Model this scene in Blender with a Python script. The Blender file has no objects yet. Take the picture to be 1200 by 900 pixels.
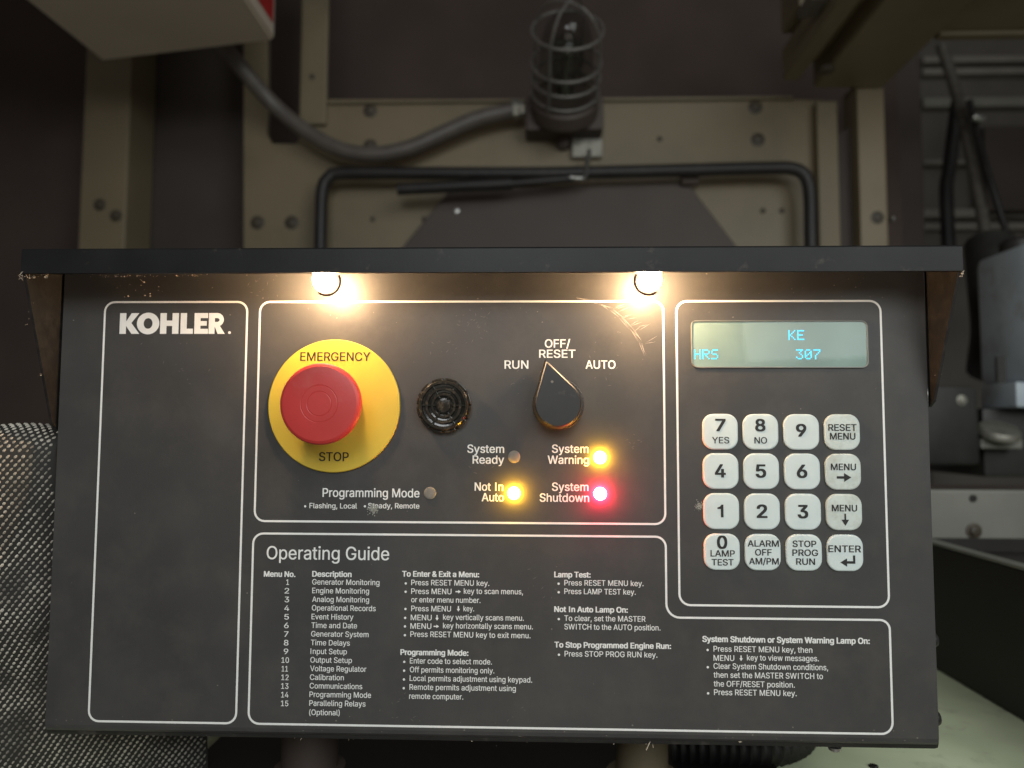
import bpy, bmesh, math, random
from mathutils import Vector, Matrix
from mathutils.geometry import delaunay_2d_cdt
import numpy as np
random.seed(7)
SC = bpy.context.scene
COL = SC.collection
PI = math.pi

# ------------------------------------------------------------------ camera
cam_d = bpy.data.cameras.new('camera')
cam = bpy.data.objects.new('camera', cam_d); COL.objects.link(cam)
cam_d.sensor_width = 36.0; cam_d.lens = 25.5; cam_d.clip_start = 0.01; cam_d.clip_end = 50
cam_d.dof.use_dof = True; cam_d.dof.focus_distance = 0.372; cam_d.dof.aperture_fstop = 6.0
cam.matrix_world = Matrix(((0.999537, -0.001829, 0.030373, 0.02498),
                           (0.030192, -0.064384, -0.997468, -0.37458),
                           (0.00378, 0.997924, -0.064299, 0.21418),
                           (0, 0, 0, 1)))
SC.camera = cam
# ------------------------------------------------------------------ world, lamps, exposure
W = bpy.data.worlds.new('World'); SC.world = W; W.use_nodes = True
bg = W.node_tree.nodes['Background']
bg.inputs['Color'].default_value = (1.0, 0.93, 0.88, 1); bg.inputs['Strength'].default_value = 0.048

def area(name, loc, target, sx, sy, power, color, spread=180):
    d = bpy.data.lights.new(name, 'AREA'); d.shape = 'RECTANGLE'; d.size = sx; d.size_y = sy
    d.energy = power; d.color = color; d.spread = math.radians(spread)
    o = bpy.data.objects.new(name, d); COL.objects.link(o); o.location = loc
    o.rotation_euler = (Vector(target) - Vector(loc)).to_track_quat('-Z', 'Y').to_euler()
    return o
# the open service door behind the photographer
area('doorway_light_right', (0.80, -0.98, 0.78), (0.34, 0.10, 0.02), 0.80, 0.95, 5.8, (0.95, 1.0, 0.97), 140)
area('doorway_light_centre', (-0.02, -1.00, 0.66), (-0.04, 0.05, 0.08), 0.46, 0.36, 2.2, (0.96, 0.99, 1.0), 120)
# added low fill lamp that lifts the undersides, standing in for ground bounce
area('ground_bounce_fill', (0.25, -1.05, -0.25), (0.35, 0.5, 0.75), 1.2, 0.5, 0.9, (1.0, 0.93, 0.80), 120)

SC.view_settings.view_transform = 'Standard'; SC.view_settings.look = 'None'
SC.view_settings.exposure = 0; SC.view_settings.gamma = 1; SC.view_settings.use_curve_mapping = False
SC.render.engine = 'CYCLES'
SC.cycles.use_denoising = True
SC.cycles.max_bounces = 6; SC.cycles.transparent_max_bounces = 8
SC.cycles.caustics_reflective = False; SC.cycles.caustics_refractive = False
SC.cycles.sample_clamp_indirect = 4

# ------------------------------------------------------------------ materials
def mat(name, col, rough=0.5, metal=0.0, spec=0.5, var=0.0, vscale=30.0, bump=0.0, bscale=400.0, dust=None, dscale=12.0,
        dlo=0.45, dhi=0.75, emit=None, estr=0.0, coat=0.0, rvar=0.0):
    m = bpy.data.materials.new(name); m.use_nodes = True
    nt = m.node_tree; N = nt.nodes; Lk = nt.links
    b = N['Principled BSDF']
    b.inputs['Base Color'].default_value = (*col, 1); b.inputs['Roughness'].default_value = rough
    b.inputs['Metallic'].default_value = metal; b.inputs['Specular IOR Level'].default_value = spec
    b.inputs['Coat Weight'].default_value = coat
    tc = N.new('ShaderNodeTexCoord'); src = tc.outputs['Object']
    geo = N.new('ShaderNodeNewGeometry')
    pos = geo.outputs['Position']
    colout = None
    if var > 0:
        n = N.new('ShaderNodeTexNoise'); n.inputs['Scale'].default_value = vscale; n.inputs['Detail'].default_value = 5
        Lk.new(pos, n.inputs['Vector'])
        r = N.new('ShaderNodeMapRange'); r.inputs['From Min'].default_value = 0.3; r.inputs['From Max'].default_value = 0.7
        r.inputs['To Min'].default_value = 1 - var; r.inputs['To Max'].default_value = 1 + var
        Lk.new(n.outputs['Fac'], r.inputs['Value'])
        mx = N.new('ShaderNodeMix'); mx.data_type = 'RGBA'; mx.blend_type = 'MULTIPLY'; mx.inputs['Factor'].default_value = 1
        mx.inputs['A'].default_value = (*col, 1); Lk.new(r.outputs['Result'], mx.inputs['B'])
        colout = mx.outputs['Result']
    if dust is not None:
        n = N.new('ShaderNodeTexNoise'); n.inputs['Scale'].default_value = dscale; n.inputs['Detail'].default_value = 9; n.inputs['Roughness'].default_value = 0.68
        Lk.new(pos, n.inputs['Vector'])
        r = N.new('ShaderNodeMapRange'); r.inputs['From Min'].default_value = dlo; r.inputs['From Max'].default_value = dhi
        Lk.new(n.outputs['Fac'], r.inputs['Value'])
        mx = N.new('ShaderNodeMix'); mx.data_type = 'RGBA'
        Lk.new(r.outputs['Result'], mx.inputs['Factor'])
        if colout: Lk.new(colout, mx.inputs['A'])
        else: mx.inputs['A'].default_value = (*col, 1)
        mx.inputs['B'].default_value = (*dust, 1); colout = mx.outputs['Result']
    if colout: Lk.new(colout, b.inputs['Base Color'])
    if rvar > 0:
        n = N.new('ShaderNodeTexNoise'); n.inputs['Scale'].default_value = 35; n.inputs['Detail'].default_value = 7; n.inputs['Roughness'].default_value = 0.65
        Lk.new(pos, n.inputs['Vector'])
        r = N.new('ShaderNodeMapRange'); r.inputs['From Min'].default_value = 0.3; r.inputs['From Max'].default_value = 0.7
        r.inputs['To Min'].default_value = rough - rvar; r.inputs['To Max'].default_value = rough + rvar
        Lk.new(n.outputs['Fac'], r.inputs['Value']); Lk.new(r.outputs['Result'], b.inputs['Roughness'])
    if bump > 0:
        n = N.new('ShaderNodeTexNoise'); n.inputs['Scale'].default_value = bscale; n.inputs['Detail'].default_value = 3
        Lk.new(pos, n.inputs['Vector'])
        bp = N.new('ShaderNodeBump'); bp.inputs['Strength'].default_value = bump; bp.inputs['Distance'].default_value = 0.0006
        Lk.new(n.outputs['Fac'], bp.inputs['Height']); Lk.new(bp.outputs['Normal'], b.inputs['Normal'])
    if emit:
        b.inputs['Emission Color'].default_value = (*emit, 1); b.inputs['Emission Strength'].default_value = estr
    return m

M = {}
M['face'] = mat('black_overlay', (0.050, 0.0495, 0.049), 0.44, spec=0.32, var=0.14, vscale=14, bump=0.10, bscale=1700,
                dust=(0.076, 0.072, 0.066), dscale=34, dlo=0.46, dhi=0.86, rvar=0.07)
M['chassis'] = mat('black_enamel', (0.018, 0.018, 0.017), 0.38, var=0.3, vscale=40, bump=0.08, bscale=900, dust=(0.09, 0.08, 0.065), dscale=60, dlo=0.58, dhi=0.8)
M['visor'] = mat('visor_enamel', (0.012, 0.012, 0.0125), 0.42, spec=0.2, var=0.3, vscale=30, bump=0.06, bscale=900, dust=(0.10, 0.085, 0.065), dscale=70, dlo=0.6, dhi=0.85)
M['gusset'] = mat('gusset_enamel', (0.0085, 0.0078, 0.0072), 0.5, var=0.4, vscale=60, bump=0.15, bscale=700, dust=(0.034, 0.029, 0.024), dscale=170, dlo=0.46, dhi=0.8)
M['ink'] = mat('white_ink', (0.76, 0.77, 0.75), 0.55, var=0.05, vscale=200)
M['blackink'] = mat('black_ink', (0.012, 0.012, 0.012), 0.6)
M['yellow'] = mat('yellow_plate', (0.54, 0.40, 0.04), 0.42, var=0.06, vscale=50, bump=0.04, bscale=900, dust=(0.38, 0.29, 0.07), dscale=60, dlo=0.6, dhi=0.95)
M['yellowink'] = mat('plate_ink', (0.028, 0.018, 0.006), 0.6)
M['red'] = mat('red_plastic', (0.50, 0.040, 0.036), 0.40, var=0.07, vscale=60, bump=0.05, bscale=800, dust=(0.50, 0.12, 0.10), dscale=45, dlo=0.5, dhi=0.95)
M['black_plastic'] = mat('black_plastic', (0.016, 0.016, 0.016), 0.3, var=0.2, bump=0.04, bscale=900, dust=(0.07, 0.065, 0.055), dscale=150, dlo=0.55, dhi=0.85)
M['knob'] = mat('knob_plastic', (0.022, 0.022, 0.022), 0.36, var=0.2, bump=0.03, bscale=900, dust=(0.08, 0.07, 0.06), dscale=140, dlo=0.6, dhi=0.9)
M['horn'] = mat('horn_plastic', (0.02, 0.019, 0.016), 0.16, var=0.2, bump=0.1, bscale=500, dust=(0.12, 0.10, 0.07), dscale=260, dlo=0.52, dhi=0.8)
M['key'] = mat('key_film', (0.60, 0.68, 0.67), 0.42, var=0.035, vscale=90, bump=0.05, bscale=700, dust=(0.54, 0.60, 0.56), dscale=120, dlo=0.55, dhi=0.9)
M['key_worn'] = mat('key_film_worn', (0.57, 0.635, 0.60), 0.48, var=0.05, vscale=90, bump=0.05, bscale=700, dust=(0.36, 0.375, 0.31), dscale=95, dlo=0.47, dhi=0.8)
M['lcd'] = mat('display_backing', (0.27, 0.33, 0.33), 0.5, var=0.12, vscale=45)
M['bezel'] = mat('display_edge', (0.16, 0.175, 0.165), 0.4)
M['cyan'] = mat('display_phosphor', (0.1, 0.5, 0.6), 0.5, emit=(0.01, 0.50, 0.90), estr=1.6)
M['led_off'] = mat('unlit_lens', (0.20, 0.185, 0.16), 0.75, spec=0.2, var=0.1, vscale=300)
M['led_amber'] = mat('amber_lens', (0.8, 0.4, 0.02), 0.3, emit=(1.0, 0.50, 0.026), estr=330)
M['led_red'] = mat('red_lens', (0.8, 0.05, 0.05), 0.3, emit=(1.0, 0.020, 0.055), estr=560)
M['bulb'] = mat('lit_bulb_glass', (0.9, 0.85, 0.7), 0.2, emit=(1.0, 0.64, 0.34), estr=440)
M['rim_dark'] = mat('bulb_rim_black', (0.0012, 0.001, 0.001), 1.0, spec=0.0)  # near black, so the rim arc stays dark against the bulb's light
M['socket'] = mat('socket_black', (0.02, 0.018, 0.016), 0.45)
M['steel'] = mat('zinc_steel', (0.45, 0.45, 0.43), 0.35, metal=0.9, var=0.15, vscale=200)
M['dull_steel'] = mat('dull_steel', (0.30, 0.29, 0.25), 0.5, metal=0.6, var=0.2, vscale=120)
M['guard'] = mat('guard_wire_grey', (0.16, 0.15, 0.135), 0.5, metal=0.3, var=0.2, vscale=120)
M['cream'] = mat('cream_paint', (0.22, 0.176, 0.11), 0.5, var=0.10, vscale=7, bump=0.05, bscale=300, dust=(0.16, 0.128, 0.078), dscale=9, dlo=0.52, dhi=0.85)
M['cream2'] = mat('cream_paint_rail', (0.20, 0.162, 0.10), 0.55, var=0.10, vscale=7, bump=0.05, bscale=300, dust=(0.13, 0.105, 0.062), dscale=9, dlo=0.5, dhi=0.85)
M['bolt'] = mat('painted_bolt', (0.075, 0.06, 0.042), 0.5, var=0.3, vscale=150)
M['dark'] = mat('dark_foam', (0.080, 0.056, 0.047), 0.85, var=0.18, vscale=6, bump=0.3, bscale=160)
M['dark2'] = mat('dark_liner', (0.070, 0.056, 0.049), 0.8, var=0.22, vscale=5, bump=0.3, bscale=160)
M['cover'] = mat('grey_cover', (0.080, 0.060, 0.050), 0.6, var=0.12, vscale=8, bump=0.05, bscale=300)
M['void'] = mat('bay_dark', (0.13, 0.115, 0.10), 0.7, var=0.25, vscale=6)
M['slat'] = mat('slat_paint', (0.24, 0.22, 0.19), 0.5, var=0.2, vscale=12)
M['rubber'] = mat('black_rubber', (0.018, 0.016, 0.016), 0.5, var=0.2, vscale=40, dust=(0.05, 0.045, 0.04), dscale=30, dlo=0.5, dhi=0.9)
M['conduit'] = mat('grey_conduit', (0.115, 0.10, 0.088), 0.45, var=0.15, vscale=40, bump=0.05, bscale=300)
M['hose'] = mat('braided_hose', (0.10, 0.088, 0.072), 0.6, var=0.3, vscale=90, bump=0.4, bscale=350)
M['whitebox'] = mat('off_white_enamel', (0.60, 0.51, 0.42), 0.5, var=0.06, vscale=6)
M['redlabel'] = mat('red_sticker', (0.45, 0.02, 0.02), 0.45, var=0.15, vscale=60)
M['tank'] = mat('milky_plastic', (0.50, 0.57, 0.63), 0.4, var=0.12, vscale=14, dust=(0.25, 0.25, 0.24), dscale=22, dlo=0.5, dhi=0.8)
M['engine'] = mat('engine_dark', (0.026, 0.025, 0.022), 0.5, var=0.3, vscale=30, bump=0.2, bscale=200)
M['greyrail'] = mat('grey_rail', (0.22, 0.215, 0.185), 0.5, var=0.15, vscale=14)
M['tub'] = mat('tub_black', (0.012, 0.009, 0.008), 0.5, var=0.3, vscale=20)
M['deck'] = mat('deck_green_white', (0.72, 0.80, 0.54), 0.55, var=0.12, vscale=14, bump=0.05, bscale=300, dust=(0.38, 0.39, 0.28), dscale=30, dlo=0.55, dhi=0.85)
M['weave_base'] = mat('weave_black', (0.020, 0.019, 0.017), 0.8)
M['weave'] = mat('weave_grey', (0.40, 0.375, 0.32), 0.6, var=0.6, vscale=60)
M['crumb'] = mat('pale_crumbs', (0.55, 0.47, 0.36), 0.7, var=0.3, vscale=500)
M['scratch'] = mat('scuff', (0.16, 0.145, 0.12), 0.6)
M['bare_scuff'] = mat('bare_scuff', (0.27, 0.25, 0.215), 0.6)
M['smudge'] = mat('pale_smudge', (0.27, 0.27, 0.23), 0.7)

def clear_glass(name, tint, refl_rough=0.03, ior=1.45):
    m = bpy.data.materials.new(name); m.use_nodes = True
    nt = m.node_tree; nt.nodes.clear()
    out = nt.nodes.new('ShaderNodeOutputMaterial'); mix = nt.nodes.new('ShaderNodeMixShader')
    tr = nt.nodes.new('ShaderNodeBsdfTransparent'); tr.inputs['Color'].default_value = (*tint, 1)
    gl = nt.nodes.new('ShaderNodeBsdfGlossy'); gl.inputs['Roughness'].default_value = refl_rough
    fr = nt.nodes.new('ShaderNodeFresnel'); fr.inputs['IOR'].default_value = ior
    ge = nt.nodes.new('ShaderNodeNewGeometry'); mu = nt.nodes.new('ShaderNodeMath'); mu.operation = 'MULTIPLY'; iv = nt.nodes.new('ShaderNodeMath'); iv.operation = 'SUBTRACT'; iv.inputs[0].default_value = 1
    nt.links.new(ge.outputs['Backfacing'], iv.inputs[1]); nt.links.new(fr.outputs[0], mu.inputs[0]); nt.links.new(iv.outputs[0], mu.inputs[1])
    nt.links.new(mu.outputs[0], mix.inputs[0]); nt.links.new(tr.outputs[0], mix.inputs[1]); nt.links.new(gl.outputs[0], mix.inputs[2])
    nt.links.new(mix.outputs[0], out.inputs['Surface'])
    return m
M['glass'] = clear_glass('window_glass', (0.94, 0.98, 0.96))
M['jar'] = clear_glass('jar_glass', (0.75, 0.76, 0.74), 0.08)

# ------------------------------------------------------------------ helpers
WORLD = {}
def thing(name, loc, label, cat, group=None):
    o = bpy.data.objects.new(name, None); COL.objects.link(o); o.location = loc
    o.empty_display_size = 0.02
    o['label'] = label; o['category'] = cat
    if group: o['group'] = group
    WORLD[o] = Vector(loc)
    return o
def tag(o, label=None, cat=None, group=None, kind=None):
    if label: o['label'] = label
    if cat: o['category'] = cat
    if group: o['group'] = group
    if kind: o['kind'] = kind
    return o
def obj(name, bm, m, parent=None, smooth=False, origin=None, angle=40):
    """link a bmesh built in world coordinates as one mesh object with its origin at its own middle"""
    bm.normal_update()
    co = [v.co for v in bm.verts]
    if origin is None:
        origin = Vector([(min(c[i] for c in co) + max(c[i] for c in co)) / 2 for i in range(3)])
    else: origin = Vector(origin)
    bmesh.ops.translate(bm, verts=bm.verts, vec=-origin)
    me = bpy.data.meshes.new(name); bm.to_mesh(me); bm.free()
    me.materials.append(M[m])
    if smooth:
        me.polygons.foreach_set('use_smooth', [True] * len(me.polygons))
        try: me.set_sharp_from_angle(angle=math.radians(angle))
        except Exception: pass
    return place(name, me, origin, parent)
def place(name, me, origin, parent=None):
    o = bpy.data.objects.new(name, me); COL.objects.link(o)
    origin = Vector(origin)
    if parent is not None:
        o.parent = parent; o.location = origin - WORLD[parent]
    else: o.location = origin
    WORLD[o] = origin
    return o
def B(): return bmesh.new()
def add_box(bm, x0, x1, y0, y1, z0, z1, bev=0.0, rot=None):
    r = bmesh.ops.create_cube(bm, size=1)
    vs = r['verts']
    bmesh.ops.scale(bm, verts=vs, vec=(abs(x1-x0), abs(y1-y0), abs(z1-z0)))
    if bev > 0:
        es = list({e for v in vs for e in v.link_edges})
        rr = bmesh.ops.bevel(bm, geom=es, offset=bev, segments=2, affect='EDGES', profile=0.6)
        vs = list({v for f in rr['faces'] for v in f.verts} | {v for v in vs if v.is_valid})
    if rot is not None: bmesh.ops.rotate(bm, verts=vs, cent=(0, 0, 0), matrix=rot)
    bmesh.ops.translate(bm, verts=vs, vec=((x0+x1)/2, (y0+y1)/2, (z0+z1)/2))
    return bm
def box(x0, x1, y0, y1, z0, z1, bev=0.0): return add_box(B(), x0, x1, y0, y1, z0, z1, bev)
def rrect(cx, cz, w, h, r, n=6):
    pts = []
    for (sx, sz, a0) in ((1, 1, 0), (-1, 1, PI/2), (-1, -1, PI), (1, -1, 1.5*PI)):
        for i in range(n+1):
            a = a0 + i/n*PI/2
            pts.append((cx + sx*(w/2-r) + r*math.cos(a), cz + sz*(h/2-r) + r*math.sin(a)))
    return pts          # counter-clockwise in XZ
def fillet(poly, rads, n=7):
    """round the corners of an XZ polygon"""
    out = []; k = len(poly)
    for i, p in enumerate(poly):
        p = Vector(p); a = (Vector(poly[i-1]) - p).normalized(); b = (Vector(poly[(i+1) % k]) - p).normalized()
        r = rads[i] if isinstance(rads, (list, tuple)) else rads
        if r <= 0: out.append(tuple(p)); continue
        ang = a.angle(b); d = r / math.tan(ang/2)
        c = p + (a+b).normalized() * (r / math.sin(ang/2))
        s = p + a*d; e = p + b*d
        a0 = math.atan2(s.y-c.y, s.x-c.x); a1 = math.atan2(e.y-c.y, e.x-c.x)
        da = (a1 - a0 + PI) % (2*PI) - PI
        for j in range(n+1):
            t = a0 + da*j/n; out.append((c.x + r*math.cos(t), c.y + r*math.sin(t)))
    return out
def inset(poly, d):
    """shift a closed XZ outline inwards by d (outline runs counter-clockwise)"""
    out = []; k = len(poly)
    for i in range(k):
        p = Vector(poly[i]); a = (p - Vector(poly[i-1])); b = (Vector(poly[(i+1) % k]) - p)
        if a.length < 1e-9: a = b
        if b.length < 1e-9: b = a
        a.normalize(); b.normalize()
        n = Vector((-a.y, a.x)) + Vector((-b.y, b.x)); n.normalize()
        cs = max(0.4, n.dot(Vector((-a.y, a.x))))
        out.append(tuple(p + n*d/cs))
    return out
def area2(poly): return sum(poly[i-1][0]*poly[i][1]-poly[i][0]*poly[i-1][1] for i in range(len(poly)))
def add_prism(bm, poly, y_back, y_front, cham=0.0, back=True):
    """XZ outline extruded from y_back to y_front (front looks to -Y) with a chamfered front edge"""
    if area2(poly) < 0: poly = poly[::-1]
    loops = [[(x, y_back, z) for x, z in poly]]
    if cham > 0:
        loops.append([(x, y_front + cham, z) for x, z in poly])
        p2 = inset(poly, cham*0.35); loops.append([(x, y_front + cham*0.3, z) for x, z in p2])
        p3 = inset(poly, cham); loops.append([(x, y_front, z) for x, z in p3])
    else: loops.append([(x, y_front, z) for x, z in poly])
    rings = [[bm.verts.new(c) for c in lp] for lp in loops]
    k = len(poly)
    for a, b in zip(rings, rings[1:]):
        for i in range(k): bm.faces.new((a[i-1], a[i], b[i], b[i-1]))
    bm.faces.new(rings[-1]);
    if back: bm.faces.new(rings[0][::-1])
    return bm
def prism(*a, **k): return add_prism(B(), *a, **k)
def lathe_y(cx, cz, prof, n=48):
    """profile of (radius, y) from the outside back to the middle front, turned round an axis along Y"""
    bm = B(); rings = []
    for r, y in prof:
        if r < 1e-6: rings.append([bm.verts.new((cx, y, cz))])
        else: rings.append([bm.verts.new((cx + r*math.cos(2*PI*i/n), y, cz + r*math.sin(2*PI*i/n))) for i in range(n)])
    for a, b in zip(rings, rings[1:]):
        for i in range(n):
            if len(b) == 1: bm.faces.new((a[i-1], a[i], b[0]))
            elif len(a) == 1: bm.faces.new((a[0], b[i], b[i-1]))
            else: bm.faces.new((a[i-1], a[i], b[i], b[i-1]))
    return bm
def lathe_axis(base, axis, prof, n=24):
    bm = lathe_y(0, 0, [(r, -h) for r, h in prof], n)
    q = Vector((0, -1, 0)).rotation_difference(Vector(axis).normalized())
    bmesh.ops.transform(bm, matrix=Matrix.Translation(base) @ q.to_matrix().to_4x4(), verts=bm.verts)
    bmesh.ops.recalc_face_normals(bm, faces=bm.faces)
    return bm
def smooth_path(pts, n=8):
    P = [Vector(p) for p in pts]; P = [2*P[0]-P[1]] + P + [2*P[-1]-P[-2]]; out = []
    for i in range(1, len(P)-2):
        for j in range(n):
            t = j/n
            out.append(0.5*((2*P[i]) + (P[i+1]-P[i-1])*t + (2*P[i-1]-5*P[i]+4*P[i+1]-P[i+2])*t*t + (3*P[i]-P[i-1]-3*P[i+1]+P[i+2])*t**3))
    out.append(P[-2]); return out
def add_tube(bm, path, r, n=12, closed=False):
    path = [Vector(p) for p in path]; rings = []; k = len(path)
    t0 = (path[1]-path[0]).normalized()
    up = Vector((0, 1, 0)) if abs(t0.y) < 0.9 else Vector((1, 0, 0))
    for i, p in enumerate(path):
        if closed: t = (path[(i+1) % k]-path[i-1]).normalized()
        else: t = (path[min(i+1, k-1)]-path[max(i-1, 0)]).normalized()
        s = t.cross(up).normalized(); u = s.cross(t).normalized(); up = u
        rr = r[i] if isinstance(r, (list, tuple)) else r
        rings.append([bm.verts.new(p + s*rr*math.cos(2*PI*j/n) + u*rr*math.sin(2*PI*j/n)) for j in range(n)])
    seq = list(zip(rings, rings[1:])) + ([(rings[-1], rings[0])] if closed else [])
    for a, b in seq:
        for j in range(n): bm.faces.new((a[j-1], b[j-1], b[j], a[j]))
    if not closed:
        bm.faces.new(rings[0]); bm.faces.new(rings[-1][::-1])
    bmesh.ops.recalc_face_normals(bm, faces=bm.faces)
    return bm
def tube(*a, **k): return add_tube(B(), *a, **k)
def bolt_bm(p, r, h=None, hexa=True):
    """washer and hex head on a face that looks to -Y"""
    h = h or r*0.6
    bm = lathe_y(p[0], p[2], [(r*1.25, p[1]), (r*1.25, p[1]-h*0.25), (r*1.15, p[1]-h*0.3), (0, p[1]-h*0.3)], 20)
    pts = [(p[0]+r*0.85*math.cos(i*PI/3+0.3), p[2]+r*0.85*math.sin(i*PI/3+0.3)) for i in range(6)]
    add_prism(bm, pts, p[1]-h*0.2, p[1]-h, h*0.25)
    return bm

# flat print ----------------------------------------------------------------
FONT_CAP = None
try:      # the grotesque that ships inside Blender itself; the built-in face stands in if it is not there
    FACE = bpy.data.fonts.load(bpy.utils.resource_path('LOCAL') + '/datafiles/fonts/Inter.woff2')
except Exception:
    FACE = None
def glyphs(s, bold=0.0, spacing=1.0):
    cu = bpy.data.curves.new('t', 'FONT'); cu.body = s; cu.size = 1; cu.space_character = spacing
    if FACE: cu.font = FACE
    o = bpy.data.objects.new('t', cu); COL.objects.link(o)
    dg = bpy.context.evaluated_depsgraph_get(); dg.update()
    oe = o.evaluated_get(dg); cc = oe.to_curve(dg)
    conts = []
    for sp in cc.splines:
        bp = sp.bezier_points; pts = []
        for a, b in zip(bp, list(bp[1:]) + [bp[0]]):
            straight = (a.handle_right - a.co).length < 1e-5 and (b.handle_left - b.co).length < 1e-5
            n = 1 if straight or abs((a.handle_right - a.co).cross(b.co - a.co).z) + abs((b.handle_left - a.co).cross(b.co - a.co).z) < 1e-6 else 4
            for t in range(n):
                t /= n; u = 1 - t
                c = a.co*u**3 + 3*a.handle_right*u*u*t + 3*b.handle_left*u*t*t + b.co*t**3
                pts.append((c.x, c.y))
        if len(pts) == 12:          # a slab-ended capital I becomes a plain stem
            ys = sorted({round(p[1], 4) for p in pts}); xs_ = sorted({round(p[0], 4) for p in pts})
            if len(ys) == 4 and len(xs_) == 4 and ys[1]-ys[0] < .2*(ys[3]-ys[0]) and ys[3]-ys[2] < .2*(ys[3]-ys[0]):
                rev = area2(pts) < 0
                pts = [(xs_[1], ys[0]), (xs_[2], ys[0]), (xs_[2], ys[3]), (xs_[1], ys[3])]
                if rev: pts = pts[::-1]
        if len(pts) > 2: conts.append(pts)
    oe.to_curve_clear(); bpy.data.objects.remove(o); bpy.data.curves.remove(cu)
    # letters whose strokes overlap are filled by winding number, so no counter is lost
    V0 = [Vector(p) for c in conts for p in c]; E0 = []; k = 0
    for c in conts:
        E0 += [(k+i, k+(i+1) % len(c)) for i in range(len(c))]; k += len(c)
    cv, ce, cf, *_ = delaunay_2d_cdt(V0, E0, [], 0, 1e-5)
    vs = [(v.x, v.y) for v in cv]; A = np.array(vs); T = np.array([tuple(f) for f in cf]); C = A[T].mean(1)
    S = np.array([V0[a] for a, b in E0]); Q = np.array([V0[b] for a, b in E0])
    side = (Q[:, 0]-S[:, 0])*(C[:, None, 1]-S[:, 1]) - (C[:, None, 0]-S[:, 0])*(Q[:, 1]-S[:, 1])
    up = (S[:, 1] <= C[:, None, 1]) & (Q[:, 1] > C[:, None, 1]) & (side > 0); dn = (S[:, 1] > C[:, None, 1]) & (Q[:, 1] <= C[:, None, 1]) & (side < 0)
    fs = [tuple(int(q) for q in t) for t, w in zip(T, up.sum(1) - dn.sum(1)) if w != 0]
    return vs, fs
def cap_h():
    global FONT_CAP
    if FONT_CAP is None:
        vs, _ = glyphs('H'); FONT_CAP = max(v[1] for v in vs) - min(v[1] for v in vs)
    return FONT_CAP
def add_text(bm, s, x0, x1, zb, cap, y, bold=0.0, spacing=1.0):
    """one line: its ink runs from x0 to x1, baseline zb, capital height cap"""
    vs, fs = glyphs(s, 0.0, spacing)
    a = min(v[0] for v in vs); b = max(v[0] for v in vs)
    sx = (x1-x0)/(b-a); sz = cap/cap_h()
    d = bold*sz
    # heavier strokes: the same letters laid a hair beside and above themselves, like a second pass of ink
    shifts = [(0, 0)] if bold <= 0 else [(0, 0), (-d, -d*.5), (d, -d*.5), (-d, d*.5), (d, d*.5)]
    for n_, (ox, oz) in enumerate(shifts):
        nv = [bm.verts.new((x0 + (v[0]-a)*sx + ox, y - .000012*n_, zb + v[1]*sz + oz)) for v in vs]
        for f in fs:
            try: bm.faces.new([nv[i] for i in f])
            except ValueError: pass
def fix_flat(bm):
    bm.normal_update()
    for f in bm.faces:
        if f.normal.y > 0: f.normal_flip()
    return bm
def print_block(name, lines, parent, y, m='ink', bold=0.0, dots=(), arrows=()):
    bm = B()
    for ln in lines: add_text(bm, *ln[:5], y, bold=ln[5] if len(ln) > 5 else bold)
    for (x, z, r) in dots:
        bm.faces.new([bm.verts.new((x+r*math.cos(i*PI/4), y, z+r*math.sin(i*PI/4))) for i in range(8)])
    for (x, z, s, d) in arrows:
        add_arrow(bm, x, z, s, d, y)
    return obj(name, fix_flat(bm), m, parent)
def add_arrow(bm, x, z, s, d, y, stem=0.22):
    pts = [(-1, -stem), (0, -stem), (0, -0.62), (1, 0), (0, 0.62), (0, stem), (-1, stem)]
    if d == 'down': pts = [(b, -a) for a, b in pts]
    bm.faces.new([bm.verts.new((x+a*s, y, z+b*s)) for a, b in pts])
def line_loop(name, poly, width, y, parent):
    if area2(poly) < 0: poly = poly[::-1]
    bm = B(); o = inset(poly, -width/2); i_ = inset(poly, width/2); k = len(poly)
    a = [bm.verts.new((x, y, z)) for x, z in o]; b = [bm.verts.new((x, y, z)) for x, z in i_]
    for j in range(k): bm.faces.new((a[j-1], a[j], b[j], b[j-1]))
    return obj(name, fix_flat(bm), 'ink', parent)

# ================================================================== THE SETTING
deck = obj('base_deck', box(-0.75, 1.1, -0.02, 0.74, -0.02, 0.0), 'deck'); tag(deck, kind='structure')
def slab(name, label, cat, a, b, y0, y1, m, group=None, bev=0.0):
    """a panel between two opposite corners seen at depth y0"""
    o = obj(name, box(a[0], b[0], y0, y1, b[2], a[2], bev), m)
    return tag(o, label, cat, group)

slab('liner_panel', 'dark brown foam liner panel at the far left of the enclosure', 'panel', (-0.9867, 0.7800, 1.0292), (-0.6969, 0.7800, 0.0272), .78, .80, 'dark')
slab('liner_panel', 'dark liner panel between the two cream uprights at upper left', 'panel', (-0.6762, 0.7800, 1.0239), (-0.4300, 0.7800, 0.3293), .78, .80, 'dark2')
slab('liner_panel', 'large dark panel behind the caged lamp above the cream cross plate', 'panel', (-0.4762, 0.8600, 1.1078), (0.6509, 0.8600, 0.3381), .86, .88, 'dark')

# left cream upright with two bolts
post = thing('steel_upright', (-0.6429, 0.7200, 0.4430), 'cream steel upright with two small bolts at upper left', 'upright')
a = (-0.6737, 0.7000, 0.6389); b = (-0.6013, 0.7000, 0.6383)
obj('post_body', box(a[0], b[0], .70, .775, .18, .92, .003), 'cream', post)
for p in ((-0.6422, 0.7000, 0.5581), (-0.6162, 0.7000, 0.5407)): obj('bolt', bolt_bm(p, .0075), 'bolt', post, True)

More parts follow.
